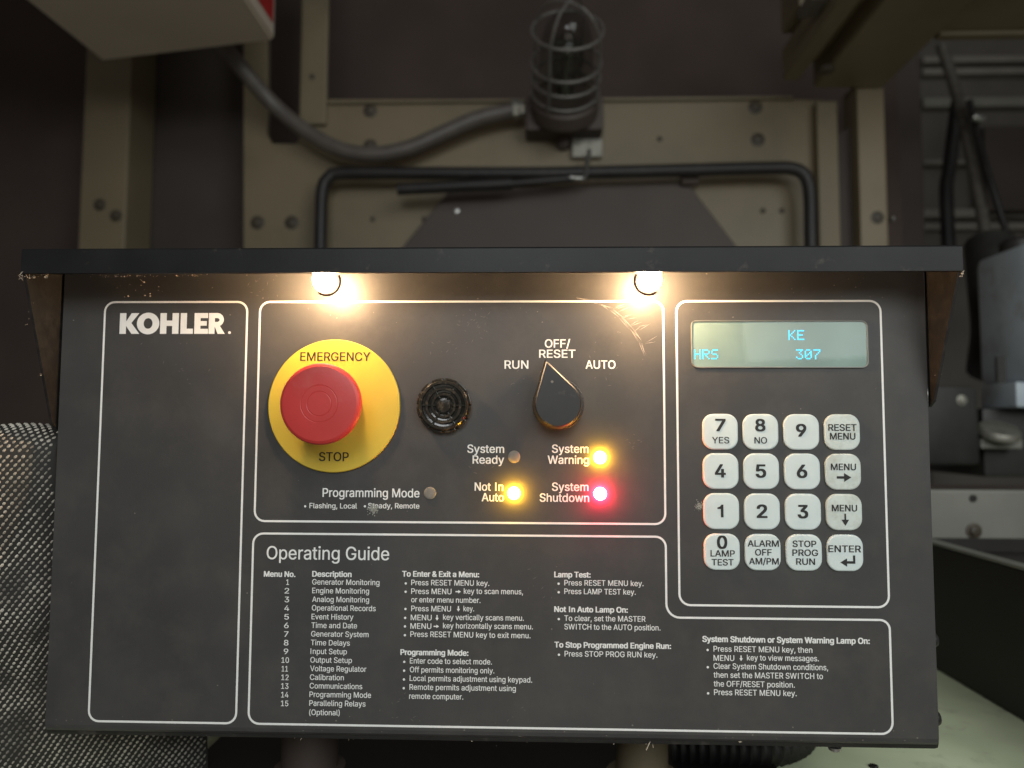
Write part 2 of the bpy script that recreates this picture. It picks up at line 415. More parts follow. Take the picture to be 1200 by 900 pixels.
# cream cross plate: slotted left wing, cross member, and lower field
plate = thing('cross_plate', (0.0172, 0.7000, 0.4761), 'cream painted cross plate with bolts and a dark slot behind the black control panel', 'plate')
out = [(-0.4307, 0.7000, 0.9645), (-0.3930, 0.7000, 0.9638), (-0.3853, 0.7000, 0.6660), (-0.3770, 0.7000, 0.6525), (-0.3400, 0.7000, 0.6522), (-0.3324, 0.7000, 0.6656), (-0.3391, 0.7000, 0.9629), (-0.3002, 0.7000, 0.9622),
       (-0.2953, 0.7000, 0.7217), (0.4592, 0.7000, 0.7138), (0.4500, 0.7000, 0.3220), (-0.4128, 0.7000, 0.3213)]
obj('plate_body', prism([(p[0], p[2]) for p in out], .712, .70, .0015), 'cream', plate)
a = (-0.3331, 0.6900, 0.9559); b = (-0.2915, 0.6900, 0.6783)
obj('edge_flange', box(a[0], b[0], .690, .699, b[2], a[2], .003), 'cream2', plate)
a = (-0.2923, 0.6900, 0.7156); b = (0.4112, 0.6900, 0.7083)
obj('top_fold', box(a[0]+.002, b[0], .693, .699, a[2]-.004, a[2]), 'cream2', plate)
for p, r in (((-0.2264, 0.7000, 0.7021),.0085), ((-0.2255, 0.7000, 0.6473),.0085), ((0.3574, 0.7000, 0.7017),.0085), ((0.3603, 0.7000, 0.6516),.0085), ((-0.3962, 0.7000, 0.5289),.0085), ((-0.3437, 0.7000, 0.5287),.0085)):
    obj('bolt', bolt_bm(p, r), 'bolt', plate, True)
for p in ((-0.3137, 0.6890, 0.7515), (-0.2197, 0.7000, 0.5333), (-0.1417, 0.7000, 0.5329), (0.3659, 0.7000, 0.5432), (0.3936, 0.7000, 0.5431), (0.2137, 0.7000, 0.6542)):
    obj('screw', lathe_y(p[0], p[2], [(.0042, p[1]), (.0042, p[1]-.001), (.003, p[1]-.002), (0, p[1]-.0022)], 14), 'bolt', plate, True)
cov = thing('access_cover', (0.0806, 0.6900, 0.4734), 'dark grey trapezoid cover plate below the black strut', 'cover')
out = [(-0.1015, 0.6850, 0.5736), (0.2519, 0.6850, 0.5817), (0.3424, 0.6850, 0.4586), (-0.1922, 0.6850, 0.4603)]
obj('cover_plate', prism([(p[0], p[2]) for p in out], .699, .685, .002), 'cover', cov)
p = (-0.0910, 0.6850, 0.5411); obj('screw', lathe_y(p[0], p[2], [(.004, .685), (.004, .683), (0, .682)], 14), 'steel', cov, True)
p = (0.2534, 0.6800, 0.5838); obj('hinge_knuckle', tube([(p[0]-.012, .68, p[2]), (p[0]+.012, .68, p[2])], .009, 12), 'cover', cov, True)

# right corner post
cp = thing('corner_post', (0.4997, 0.6800, 0.4318), 'cream corner post with a dark vertical slot at upper right', 'post')
a = (0.4911, 0.6600, 0.7150); b = (0.5301, 0.6600, 0.7146)
obj('post_body', box(a[0], b[0], .66, .71, .12, (0.4864, 0.6600, 0.7215)[2], .003), 'cream', cp)
a = (0.4414, 0.6800, 0.6607); b = (0.4712, 0.6800, 0.6604)
obj('post_wing', box(a[0], b[0], .68, .699, .12, (0.4946, 0.6800, 0.7015)[2], .002), 'cream2', cp)
out = [(0.4705, 0.6850, 0.6496), (0.5035, 0.6850, 0.6752), (0.4947, 0.6850, 0.3454), (0.4630, 0.6850, 0.3454)]
obj('slot_liner', prism([(p[0], p[2]) for p in out], .70, .686), 'dark2', cp)
p = (0.5149, 0.6600, 0.5202); obj('bolt', bolt_bm(p, .0075), 'bolt', cp, True)
p = (0.5401, 0.6700, 0.5205); obj('clip', lathe_y(p[0], p[2], [(.004, .675), (.004, .667), (.002, .664), (0, .663)], 12), 'steel', cp, True)  # small steel stud added in place of a white glint beside the bolt

# roof rail running towards the viewer, and the cross beam that leaves it
rail = thing('roof_rail', (0.4739, 0.6600, 0.7089), 'cream roof rail running forward from the corner post', 'rail')
a = (0.4275, 0.6600, 0.7094); b = (0.5299, 0.6600, 0.7083); zr = a[2]
obj('rail_body', box(a[0], b[0]-.002, .10, .658, zr, zr+.06, .004), 'cream', rail)
a2 = (0.3779, 0.6400, 0.7090); b2 = (0.4008, 0.6400, 0.7088)
obj('rail_lip', box(a2[0], b2[0], .10, .64, a2[2]+.004, a2[2]+.05, .002), 'cream2', rail)
obj('web', box(b2[0]+.001, a[0]-.001, .10, .64, zr+.03, zr+.036), 'cream2', rail)
p = (0.4236, 0.6200, 0.6864); obj('bolt', lathe_axis((p[0], .60, zr+.001), (0, 0, -1), [(.011, 0), (.011, .004), (.008, .006), (0, .006)], 14), 'bolt', rail, True)
p = (0.3832, 0.5000, 0.6920); obj('slot_hole', box(p[0]-.03, p[0]-.008, .47, .51, zr+.020, zr+.029), 'void', rail)
beam = thing('roof_beam', (0.5836, 0.5200, 0.7170), 'cream roof beam crossing at the top right corner', 'beam')
a = (0.5312, 0.5200, 0.7177)
obj('beam_body', box(a[0]+.001, 1.25, .36, .52, a[2]-.001, a[2]+.07, .004), 'cream', beam)
obj('beam_lip', box(a[0]+.002, 1.25, .521, .535, a[2]-.006, a[2]+.03, .002), 'cream2', beam)
tab = tag(obj('bracket_tab', box((0.3703, 0.6000, 0.7716)[0], (0.4178, 0.6000, 0.7709)[0], .55, .62, (0.3807, 0.6000, 0.7702)[2], (0.3823, 0.6000, 0.8446)[2], .003), 'cream2'),
          'small cream bracket tab hanging beside the roof rail at the top', 'bracket')

# right bay behind the post
bay = thing('bay_wall', (0.9001, 1.1500, 0.4029), 'dark bay wall with horizontal ribs at the far right', 'wall')
a = (0.7671, 1.1500, 1.2549); b = (1.1253, 1.1500, 0.0190)
obj('wall_sheet', box(a[0], b[0]+.2, 1.15, 1.17, b[2], a[2]), 'void', bay)
for a, b, m in (((0.8408, 1.1400, 1.0018), (1.1618, 1.1400, 0.9886), 'slat'), ((0.8399, 1.1400, 0.9757), (1.1606, 1.1400, 0.9627), 'slat'), ((0.8379, 1.1400, 0.9126), (1.1574, 1.1400, 0.8928), 'greyrail'), ((0.8337, 1.1400, 0.7801), (1.1519, 1.1400, 0.7704), 'slat'),
                ((0.8304, 1.1400, 0.6762), (1.1469, 1.1400, 0.6582), 'slat'), ((0.8294, 1.1400, 0.6454), (1.1457, 1.1400, 0.6330), 'slat')):
    obj('rib', box(a[0], b[0], 1.125, 1.149, b[2], a[2], .002), m, bay)
a = (0.6735, 0.9500, 0.9201); b = (0.7389, 0.9500, 0.9193)
tag(obj('bay_jamb', box(a[0], b[0], .95, 1.0, .1, (0.6973, 0.9500, 0.9854)[2], .004), 'dark2'), 'dark jamb of the bay just right of the corner post', 'jamb')
a = (0.9382, 1.1000, 0.8355); b = (1.0672, 1.1000, 0.6608)
tag(obj('bay_panel', box(a[0], b[0], 1.09, 1.12, b[2], a[2], .003), 'dark2'), 'dark grey green sheet between the ribs of the far right bay', 'panel')
tag(obj('braided_hose', tube(smooth_path([(0.7498, 0.9000, 0.9048), (0.7696, 0.9000, 0.8294), (0.7742, 0.8800, 0.7431), (0.7762, 0.8600, 0.6450), (0.7762, 0.8400, 0.5508), (0.7689, 0.8200, 0.4602), (0.7528, 0.8000, 0.3596)]), .0095, 12), 'hose', None, True),
    'brown braided hose hanging down the far right bay', 'hose')
tag(obj('rubber_hose', tube(smooth_path([(0.7712, 0.8600, 0.7826), (0.7771, 0.8500, 0.7154), (0.7816, 0.8300, 0.6344), (0.7957, 0.8200, 0.5522), (0.8005, 0.8000, 0.4837), (0.8073, 0.8000, 0.3870)]), .0055, 10), 'rubber', None, True),
    'thin black rubber hose hanging to the right of the braided hose', 'hose')
tag(obj('cable_bundle', tube(smooth_path([(0.8039, 0.9500, 0.8211), (0.7939, 0.9500, 0.7567), (0.7840, 0.9500, 0.6927), (0.7781, 0.9500, 0.6529), (0.7786, 0.9500, 0.5343)]), .012, 10), 'rubber', None, True),
    'dark cable bundle hanging left of the braided hose', 'cable')
p = (0.7722, 0.8400, 0.7452); tag(obj('hose_clip', lathe_axis((p[0]-.01, .84, p[2]), (1, 0, -.25), [(.0065, 0), (.0075, .005), (.0075, .014), (.0065, .02), (0, .02)], 14), 'steel', None, True),
    'small bright metal hose clip on the thin black hose', 'clip')

# milky tank, engine pieces, rail and tub at the right edge
tank = thing('coolant_tank', (0.5846, 0.5000, 0.2666), 'milky grey plastic tank at the right edge', 'tank')
a = (0.6124, 0.5900, 0.4437); b = (0.6659, 0.5000, 0.2748)
obj('tank_body', box(a[0], b[0], .5, .60, b[2], a[2], .012), 'tank', tank, True)
p = (0.6004, 0.5100, 0.2519); obj('tank_foot', box((0.6048, 0.5100, 0.7493)[0], (0.6720, 0.5100, 0.7483)[0], .515, .585, (-0.6406, 0.5100, 0.2444)[2], b[2]+.001, .004), 'tank', tank, True)
a = (0.5715, 0.4990, 0.3040); obj('dark_strip', box(a[0], a[0]+.010, .4955, .4995, (-0.6338, 0.4990, 0.2725)[2]-.0, a[2]), 'engine', tank)  # dark vertical streak on the tank front
p = (0.6391, 0.5500, 0.4373); obj('filler_cap', lathe_axis((p[0], .55, a[2]+.13), (0, 0, 1), [(.022, 0), (.022, .02), (.018, .024), (0, .024)], 20), 'rubber', tank, True)

eng = thing('engine_block', (0.5509, 0.5000, 0.1610), 'dark engine block below the milky tank', 'engine')
a = (0.5101, 0.5200, 0.2707); b = (0.5635, 0.5200, 0.1751)
obj('block_body', box(a[0]-.05, b[0], .52, .70, b[2], a[2], .006), 'engine', eng, True)
a = (0.5842, 0.5500, 0.2449); b = (0.7054, 0.5500, 0.1586)
obj('block_side', box(a[0]+.001, b[0], .55, .70, b[2], a[2], .006), 'engine', eng, True)
p = (0.5431, 0.5200, 0.2532); obj('bolt', bolt_bm((p[0], .52, p[2]), .005), 'dull_steel', eng, True)
p = (0.5895, 0.5300, 0.2151); obj('pulley', lathe_axis((p[0], .53, p[2]-.006), (0, -.5, 1), [(.0, 0), (.020, 0), (.024, .004), (.024, .008), (.021, .012), (.010, .014), (0, .014)], 28), 'dull_steel', eng, True)
p = (0.5930, 0.5300, 0.2006); obj('bracket', box(p[0]-.026, p[0]+.024, .525, .545, p[2]-.006, p[2]+.006, .002), 'greyrail', eng)
p = (0.6909, 0.8000, 0.4285); obj('manifold', tube(smooth_path([(p[0]-.02,.66,.30), (p[0],.68,.36), (p[0]+.01,.70,.42), (p[0]+.03,.74,.50)]), .035, 16), 'engine', eng, True)

skid = thing('frame_rail', (0.4643, 0.3600, 0.1028), 'grey steel frame rail with two bolts above the black tub', 'rail')
a = (0.4125, 0.3600, 0.1574); b = (0.5788, 0.3600, 0.1030)
obj('rail_face', box(a[0]-.02, b[0], .36, .372, b[2], a[2], .002), 'greyrail', skid)
a2 = (0.4238, 0.3800, 0.1783); obj('rail_top', box(a[0]-.02, b[0], .373, .46, a[2]-.006, a[2]-.002), 'cover', skid)
p = (0.4577, 0.3600, 0.1494); obj('bolt_hole', lathe_y(p[0], p[2], [(.0035, .36), (.0035, .3585), (0, .3585)], 14), 'tub', skid)
p = (0.4574, 0.3600, 0.1177); obj('bolt', bolt_bm(p, .0062), 'bolt', skid, True)
tub = thing('black_tub', (0.45, .3, 0.0), 'black sheet metal tub standing on the pale deck at lower right', 'tub')
obj('tub_wall', box(.3885, .394, .02, .345, .001, .1115, .001), 'tub', tub)
obj('tub_top', box(.3945, .75, .02, .345, .095, .100), 'tub', tub)
obj('tub_lip', box(.3882, .400, .02, .345, .112, .1145, .0006), 'greyrail', tub)
obj('tub_end', box(.3945, .75, .345, .350, .001, .112), 'tub', tub)

# deck bits under the panel
tag(obj('shade_sheet', box(-.19, .178, -.015, .5, .001, .004, .001), 'tub'), 'black sheet added for the shade on the deck under the control panel', 'sheet')  # dark sheet added to stand in for shade beneath the panel
ped = thing('panel_pedestal', (-.115, .09, 0), 'short beige pedestal post under the control panel', 'post')
obj('post_body', lathe_axis((-.115, .09, .001), (0, 0, 1), [(0, 0), (.022, 0), (.022, .003), (.0175, .004), (.0175, .053), (0, .053)], 24), 'cover', ped, True)
ped2 = thing('panel_pedestal', (.092, .09, 0), 'right hand pale pedestal post under the control panel', 'post')
obj('post_body', lathe_axis((.092, .09, .001), (0, 0, 1), [(0, 0), (.022, 0), (.022, .003), (.016, .004), (.016, .053), (0, .053)], 24), 'cream2', ped2, True)
bm = B(); path = smooth_path([(.115, .115, .012), (.145, .11, .013), (.175, .112, .012), (.20, .13, .011), (.215, .16, .011)], 16)
add_tube(bm, path, [.0115 + (.0018 if i % 3 == 0 else 0) for i in range(len(path))], 14)
tag(obj('ribbed_hose', bm, 'rubber', None, True, angle=60), 'black ribbed hose lying on the deck under the panel', 'hose')
for x, y in ((.243, .112), (.300, .185)):
    tag(obj('paint_chip', lathe_axis((x, y, 0), (0, 0, 1), [(0, 0), (.0032, 0), (.0026, .0012), (0, .0014)], 7), 'tub'),
        'dark speck on the pale deck nearest the panel corner' if x < .27 else 'dark speck on the pale deck beside the black tub', 'speck')

# ================================================================== BACKGROUND THINGS
wb = thing('overhead_box', (-0.4319, 0.5500, 0.7042), 'off white steel box overhead at upper left with a red sticker', 'box')
c0 = (-0.5536, 0.5500, 0.7057); c1 = (-0.3138, 0.5500, 0.7192)
out = [(c0[0], .55), (c1[0], .53), (c1[0]-.004, -.12), (c0[0]-.03, -.12)]
bm = B(); zb = c0[2]; zt = zb + .30
lo = [bm.verts.new((x, y, zb + (.0145 if i in (1, 2) else 0))) for i, (x, y) in enumerate(out)]; hi = [bm.verts.new((x, y, zt)) for x, y in out]
bm.faces.new(lo); bm.faces.new(hi[::-1])
for i in range(4): bm.faces.new((lo[i-1], lo[i], hi[i], hi[i-1]))
bmesh.ops.recalc_face_normals(bm, faces=bm.faces)
bmesh.ops.bevel(bm, geom=list(bm.edges), offset=.003, segments=2, affect='EDGES')
obj('box_shell', bm, 'whitebox', wb)
bm = B()
xr = c1[0]+.0005
f = [bm.verts.new(c) for c in ((xr, .520, c1[2]+.020), (xr-.0028, .10, c1[2]+.020), (xr-.0028, .10, c1[2]+.12), (xr, .520, c1[2]+.12))]
bm.faces.new(f); r = bmesh.ops.extrude_face_region(bm, geom=list(bm.faces)); bmesh.ops.translate(bm, verts=[v for v in r['geom'] if isinstance(v, bmesh.types.BMVert)], vec=(.0008, 0, 0))
bmesh.ops.recalc_face_normals(bm, faces=bm.faces)
obj('red_sticker', bm, 'redlabel', wb)

con = thing('flexible_conduit', (-0.2146, 0.6600, 0.6132), 'grey flexible conduit sagging from the overhead box to the caged lamp', 'conduit')
obj('conduit_tube', tube(smooth_path([(-0.4274, 0.6000, 0.7700), (-0.3918, 0.6200, 0.7278), (-0.3611, 0.6500, 0.6937), (-0.3154, 0.6600, 0.6565), (-0.2616, 0.6600, 0.6264), (-0.2109, 0.6600, 0.6183), (-0.1606, 0.6600, 0.6268), (-0.1081, 0.6600, 0.6495), (-0.0581, 0.6600, 0.6708), (-0.0005, 0.6600, 0.6844)]), .0115, 16), 'conduit', con, True)
p = (-0.0005, 0.6600, 0.6844); obj('connector', lathe_axis((p[0]-.008, p[1], p[2]-.001), (1, 0, 0.1), [(0, 0), (.012, 0), (.0145, .002), (.0145, .010), (.012, .012), (.012, .018), (0, .018)], 6), 'dull_steel', con)

lamp = thing('caged_lamp', (0.0693, 0.6900, 0.6644), 'unlit glass jar lamp in a wire cage on a dark box', 'lamp')
a = (0.0119, 0.6600, 0.7023); b = (0.1252, 0.6600, 0.6512)
obj('junction_box', box(a[0], b[0], .655, .699, b[2], a[2], .004), 'cover', lamp)
base = Vector(((a[0]+b[0])/2, .655, (a[2]+b[2])/2 + .012)); ax = Vector((0.0, -.86, .51)).normalized()
obj('lamp_collar', lathe_axis(base, ax, [(0, -.01), (.050, -.01), (.050, .010), (.044, .016), (0, .016)], 32), 'cover', lamp, True)
obj('glass_jar', lathe_axis(base + ax*.016, ax, [(.037, 0), (.039, .026), (.037, .075), (.028, .105), (.014, .12), (0, .123)], 32), 'jar', lamp, True)
obj('lamp_bulb', lathe_axis(base + ax*.016, ax, [(0, 0), (.012, 0), (.012, .022), (.018, .034), (.026, .055), (.022, .076), (.010, .088), (0, .090)], 24), 'jar', lamp, True)
obj('filament_mount', lathe_axis(base + ax*.018, ax, [(0, 0), (.006, 0), (.006, .02), (.002, .03), (.002, .058), (.0055, .060), (.0055, .066), (0, .068)], 12), 'dull_steel', lamp, True)
s1 = ax.cross(Vector((1, 0, 0))).normalized(); s2 = Vector((1, 0, 0))
for h, r in ((.022, .0480), (.044, .0480), (.066, .0480), (.112, .0475)):
    obj('guard_ring', tube([base + ax*h + s1*r*math.cos(t*PI/16) + s2*r*math.sin(t*PI/16) for t in range(32)], .0022, 8, closed=True), 'guard', lamp, True)
for t in range(4):
    d = s1*math.cos(t*PI/2+.5) + s2*math.sin(t*PI/2+.5)
    obj('guard_wire', tube(smooth_path([base + ax*.014 + d*.049, base + ax*.06 + d*.0485, base + ax*.112 + d*.0475, base + ax*.142 + d*.028, base + ax*.150]), .0018, 8), 'guard', lamp, True)

lat = thing('door_latch', (0.0833, 0.6900, 0.6224), 'small metal latch with a bright hook pin below the caged lamp', 'latch')
a = (0.0808, 0.6900, 0.6525); b = (0.1267, 0.6900, 0.6233)
obj('latch_plate', box(a[0], b[0], .688, .699, b[2], a[2], .002), 'dull_steel', lat)
p = (0.0681, 0.6900, 0.6474); obj('latch_knob', lathe_y(p[0], p[2], [(.011, .699), (.011, .688), (.008, .685), (0, .684)], 20), 'cover', lat, True)
obj('hook_pin', tube(smooth_path([(0.1062, 0.6720, 0.6268), (0.1015, 0.6600, 0.6044), (0.0979, 0.6450, 0.5787), (0.0903, 0.6400, 0.5733), (0.0757, 0.6400, 0.5746)]), .0032, 10), 'steel', lat, True)

tag(obj('door_seal', tube(smooth_path([(-0.2868, 0.6600, 0.4422), (-0.2871, 0.6600, 0.5180), (-0.2856, 0.6600, 0.5664), (-0.2759, 0.6600, 0.5842), (-0.2558, 0.6600, 0.5904), (-0.1326, 0.6600, 0.5896), (0.0420, 0.6600, 0.5883), (0.2148, 0.6600, 0.5909), (0.3617, 0.6600, 0.5936), (0.3982, 0.6600, 0.5920), (0.4149, 0.6600, 0.5806), (0.4204, 0.6600, 0.5543), (0.4204, 0.6600, 0.5020), (0.4203, 0.6600, 0.4402)], 6), .0092, 14), 'rubber', None, True),
    'black rubber tube bent round the opening above the control panel', 'tube')
st = thing('gas_strut', (-0.0439, 0.6450, 0.5560), 'thin black strut lying along the rubber tube under the latch', 'strut')
obj('strut_cylinder', tube([(-0.1720, 0.6450, 0.5606), (-0.0072, 0.6450, 0.5682)], .0085, 14), 'rubber', st, True)
obj('strut_rod', tube([(-0.0072, 0.6450, 0.5682), (0.0808, 0.6450, 0.5751)], .0055, 12), 'rubber', st, True)

# woven black cover at lower left --------------------------------------------------
cov = thing('woven_cover', (-.30, .06, 0), 'black woven mesh cover bulging beside the lower left edge of the panel', 'cover')
ZT = .1985; RC = .015; VEND = ZT + RC*PI*.62
def lean(x, z):
    d = (x + .226)*-.91 + (z - .209)*.414
    return (-.46*d if d > 0 else -.62*d) + .004 + .0022*math.sin(x*70 + z*25) + .0015*math.sin(z*90 - x*30)
def weave_pt(x, v):
    if v <= ZT: return Vector((x, lean(x, v), .002 + v))
    a_ = (v - ZT)/RC
    return Vector((x, lean(x, ZT) + RC*(1-math.cos(a_)), .002 + ZT + RC*math.sin(a_) + .0012*math.sin(x*120)))
def shown(p): return p.x < -.2300 or p.z < .050
bm = B(); xs = [-.47 + .005*i for i in range(49)] + [-.2300] + [-.225 + .006*i for i in range(9)]; xs.sort(); ts = [VEND*j/60 for j in range(61)]
g = [[bm.verts.new(weave_pt(x, t)) for t in ts] for x in xs]
for i in range(len(xs)-1):
    for j in range(len(ts)-1):
        if xs[i+1] <= -.2299 or g[i][j+1].co.z < .050: bm.faces.new((g[i][j], g[i+1][j], g[i+1][j+1], g[i][j+1]))
bmesh.ops.delete(bm, geom=[v for v in bm.verts if not v.link_faces], context='VERTS')
bmesh.ops.recalc_face_normals(bm, faces=bm.faces)
if sum(f.normal.y for f in bm.faces) > 0: bmesh.ops.reverse_faces(bm, faces=bm.faces)
obj('cover_sheet', bm, 'weave_base', cov, True)
vs, fs = [], []
row = 0; s = .004
while s < VEND-.004:
    x = -.465 + (.0015 if row % 2 else 0)
    while x < -.178:
        p = weave_pt(x, s)
        if not shown(p + Vector((.002, 0, .003))): x += .0030; continue
        px_ = weave_pt(x+.001, s) - p; ps = weave_pt(x, s+.001) - p
        n = px_.cross(ps).normalized()
        if n.y > 0 and s < ZT or n.z < 0 and s >= ZT: n = -n
        ex = px_.normalized(); es = ps.normalized()
        d = (es*.80 + ex*.6).normalized(); w = d.cross(n).normalized()
        hl = .00122*(.8+.35*random.random()); hw = .00060*(.75+.5*random.random()); k = len(vs)
        c = p + n*.0002
        vs += [tuple(q) for q in (c - d*hl, c - d*hl*.45 + w*hw, c + d*hl*.45 + w*hw, c + d*hl, c + d*hl*.45 - w*hw, c - d*hl*.45 - w*hw, c - d*hl*.4 + n*.0007, c + d*hl*.4 + n*.0007)]
        fs += [(k, k+1, k+6), (k+1, k+2, k+7, k+6), (k+2, k+3, k+7), (k+3, k+4, k+7), (k+4, k+5, k+6, k+7), (k+5, k, k+6)]
        x += .0030
    s += .0022; row += 1
me = bpy.data.meshes.new('stitches'); me.from_pydata(vs, [], fs); me.update(); me.materials.append(M['weave'])
bmw = B(); bmw.from_mesh(me); bmesh.ops.recalc_face_normals(bmw, faces=bmw.faces); bpy.data.meshes.remove(me)
tag(obj('stitches', bmw, 'weave', cov), kind='stuff')

# ================================================================== THE CONTROL PANEL
CP = thing('control_panel', (0, .06, .055), 'black generator control panel with keypad, red stop button and two lit lamps', 'control panel')
HW = .225
# chassis behind the face: a shallow tray with a thin flange that shows beside the face
bm = box(-HW-.0022, HW+.0022, .0026, .13, .0565, .2995, .003)
ch = obj('chassis', bm, 'chassis', CP, True)
for x, z in ((HW+.0024, .2335), (HW+.0024, .1085), (HW+.0024, .0695), (-HW-.0024, .2315)):
    sg = 1 if x > 0 else -1
    obj('side_screw', lathe_axis((x, .010, z), (sg, 0, 0), [(.0042, 0), (.0042, .0012), (.0032, .0030), (.0012, .0034), (.0010, .0022), (0, .0022)], 16), 'steel' if z > .2 else 'chassis', ch, True)
obj('bottom_screw', lathe_axis((.1765, .006, .0562), (0, 0, -1), [(.0032, 0), (.0030, .0014), (.0015, .0024), (0, .0026)], 14), 'steel', ch, True)
# face sheet, its lower edge rolled back
bm = B(); sec = [(.0024, .2985), (0, .2985), (0, .0632), (.0004, .0612), (.0016, .0598), (.0034, .0590), (.0034, .0582), (.0050, .0575), (.0050, .0620), (.0024, .0640)]
a = [bm.verts.new((-HW, y, z)) for y, z in sec]; b = [bm.verts.new((HW, y, z)) for y, z in sec]
for i in range(len(sec)): bm.faces.new((a[i-1], a[i], b[i], b[i-1]))
bm.faces.new(a[::-1]); bm.faces.new(b)
bmesh.ops.recalc_face_normals(bm, faces=bm.faces)
FP = obj('faceplate', bm, 'face', CP)
YI = -.00012
LW = .00105
line_loop('border_line', rrect((-.2024-.1261)/2, (.28143+.06525)/2, .2024-.1261, .28143-.06525, .0052), LW, YI, FP)
line_loop('border_line', rrect((-.1193+.0918)/2, (.28143+.16712)/2, .1193+.0918, .28143-.16712, .0052), LW, YI, FP)
line_loop('border_line', rrect((.0985+.2026)/2, (.28143+.12681)/2, .2026-.0985, .28143-.12681, .0055), LW, YI, FP)
line_loop('border_line', fillet([(-.1197, .16078), (.0919, .16078), (.0919, .12056), (.2026, .12056), (.2026, .06525), (-.1197, .06525)],
                                [.0052, .0052, .0068, .0048, .0055, .0055]), LW, YI, FP)
# brand lettering
# heavy geometric capitals drawn as outlines: 153 units high, 740 wide
UL = ((-0.19417, 0.26449), (-0.13774, 0.26447)); US = (UL[1][0]-UL[0][0])/740; UV = .01105/153
def ell(cx, cy, rx, ry, a0, a1, n): return [(cx+rx*math.cos(a0+(a1-a0)*i/n), cy+ry*math.sin(a0+(a1-a0)*i/n)) for i in range(n+1)]
def ring(o, i_): return [o[k:k+2] + i_[k:k+2][::-1] for k in range(len(o)-1)]
logo = [[(0, 0), (45, 0), (45, 58), (85, 0), (140, 0), (82, 80), (136, 153), (82, 153), (45, 92), (45, 153), (0, 153)],
        [(285, 0), (330, 0), (330, 58), (370, 58), (370, 0), (415, 0), (415, 153), (370, 153), (370, 98), (330, 98), (330, 153), (285, 153)],
        [(428, 0), (516, 0), (516, 38), (472, 38), (472, 153), (428, 153)],
        [(525, 0), (622, 0), (622, 37), (568, 37), (568, 60), (612, 60), (612, 94), (568, 94), (568, 116), (620, 116), (620, 153), (525, 153)],
        [(626, 0), (668, 0), (668, 153), (626, 153)], [(668, 116), (684, 116), (684, 153), (668, 153)], [(668, 54), (684, 54), (684, 88), (668, 88)], [(668, 54), (690, 0), (740, 0), (702, 62), (684, 66)],
        ell(773, 9, 10, 10, 0, 2*PI, 14)[:-1]]
logo += ring(ell(200, 76.5, 79, 80, 0, 2*PI, 40), ell(200, 76.5, 31, 39, 0, 2*PI, 40))
logo += ring(ell(684, 103.5, 47, 49.5, -PI/2, PI/2, 14), ell(684, 102, 17, 14, -PI/2, PI/2, 14))
bm = B()
for n_, pts in enumerate(logo): bm.faces.new([bm.verts.new((UL[0][0] + x*US, YI - .000004*(n_ if n_ < 9 else 9), UL[0][1] + y*UV)) for x, y in pts])
obj('brand_lettering', fix_flat(bm), 'ink', FP)
# switch and lamp captions
CAPB = .012
print_block('switch_lettering', [("OFF/", 0.03060, 0.04358, 0.25730, 0.00423), ("RESET", 0.02768, 0.04631, 0.25201, 0.00414), ("RUN", 0.00974, 0.02195, 0.24631, 0.00423), ("AUTO", 0.05167, 0.06687, 0.24636, 0.00423)], FP, YI, bold=CAPB)
print_block('indicator_lettering', [("System", -0.00926, 0.00958, 0.20280, 0.00414), ("Ready", -0.00649, 0.00960, 0.19725, 0.00414)], FP, YI, bold=CAPB)
print_block('indicator_lettering', [("System", 0.03432, 0.05286, 0.20300, 0.00414), ("Warning", 0.03214, 0.05310, 0.19738, 0.00414)], FP, YI, bold=CAPB)
print_block('indicator_lettering', [("Not In", -0.00534, 0.00923, 0.18344, 0.00414), ("Auto", -0.00170, 0.00960, 0.17806, 0.00414)], FP, YI, bold=CAPB)
print_block('indicator_lettering', [("System", 0.03433, 0.05280, 0.18361, 0.00414), ("Shutdown", 0.02805, 0.05313, 0.17805, 0.00414)], FP, YI, bold=CAPB)
d0 = (-0.09304, 0.17484); d1 = (-0.06198, 0.17505)
print_block('indicator_lettering', [("Programming Mode", -0.08403, -0.03387, 0.17978, 0.00441), ("Flashing, Local", -0.09075, -0.06613, 0.17389, 0.00264), ("Steady, Remote", -0.06028, -0.03384, 0.17411, 0.00264)], FP, YI, bold=.010,
            dots=[(*d0, .0006), (*d1, .0006)])
# operating guide
print_block('guide_title', [("Operating Guide", -0.11243, -0.04911, 0.14776, 0.00661)], FP, YI, bold=.006)
c = 6.3; bd = .030; rg = .008
items = [("Generator Monitoring", -0.08849, -0.05384, 0.13513, 0.00273), ("Engine Monitoring", -0.08839, -0.05913, 0.13076, 0.00273), ("Analog Monitoring", -0.08830, -0.05905, 0.12638, 0.00273), ("Operational Records", -0.08838, -0.05557, 0.12207, 0.00273),
         ("Event History", -0.08846, -0.06698, 0.11764, 0.00273), ("Time and Date", -0.08845, -0.06501, 0.11333, 0.00273), ("Generator System", -0.08849, -0.05903, 0.10901, 0.00273), ("Time Delays", -0.08853, -0.06858, 0.10465, 0.00273),
         ("Input Setup", -0.08861, -0.06999, 0.10030, 0.00273), ("Output Setup", -0.08860, -0.06733, 0.09602, 0.00273), ("Voltage Regulator", -0.08860, -0.05988, 0.09174, 0.00273), ("Calibration", -0.08863, -0.07132, 0.08739, 0.00273),
         ("Communications", -0.08867, -0.06182, 0.08314, 0.00273), ("Programming Mode", -0.08866, -0.05727, 0.07891, 0.00273), ("Paralleling Relays", -0.08866, -0.06002, 0.07458, 0.00273), ("(Optional)", -0.08865, -0.07308, 0.07002, 0.00273)]
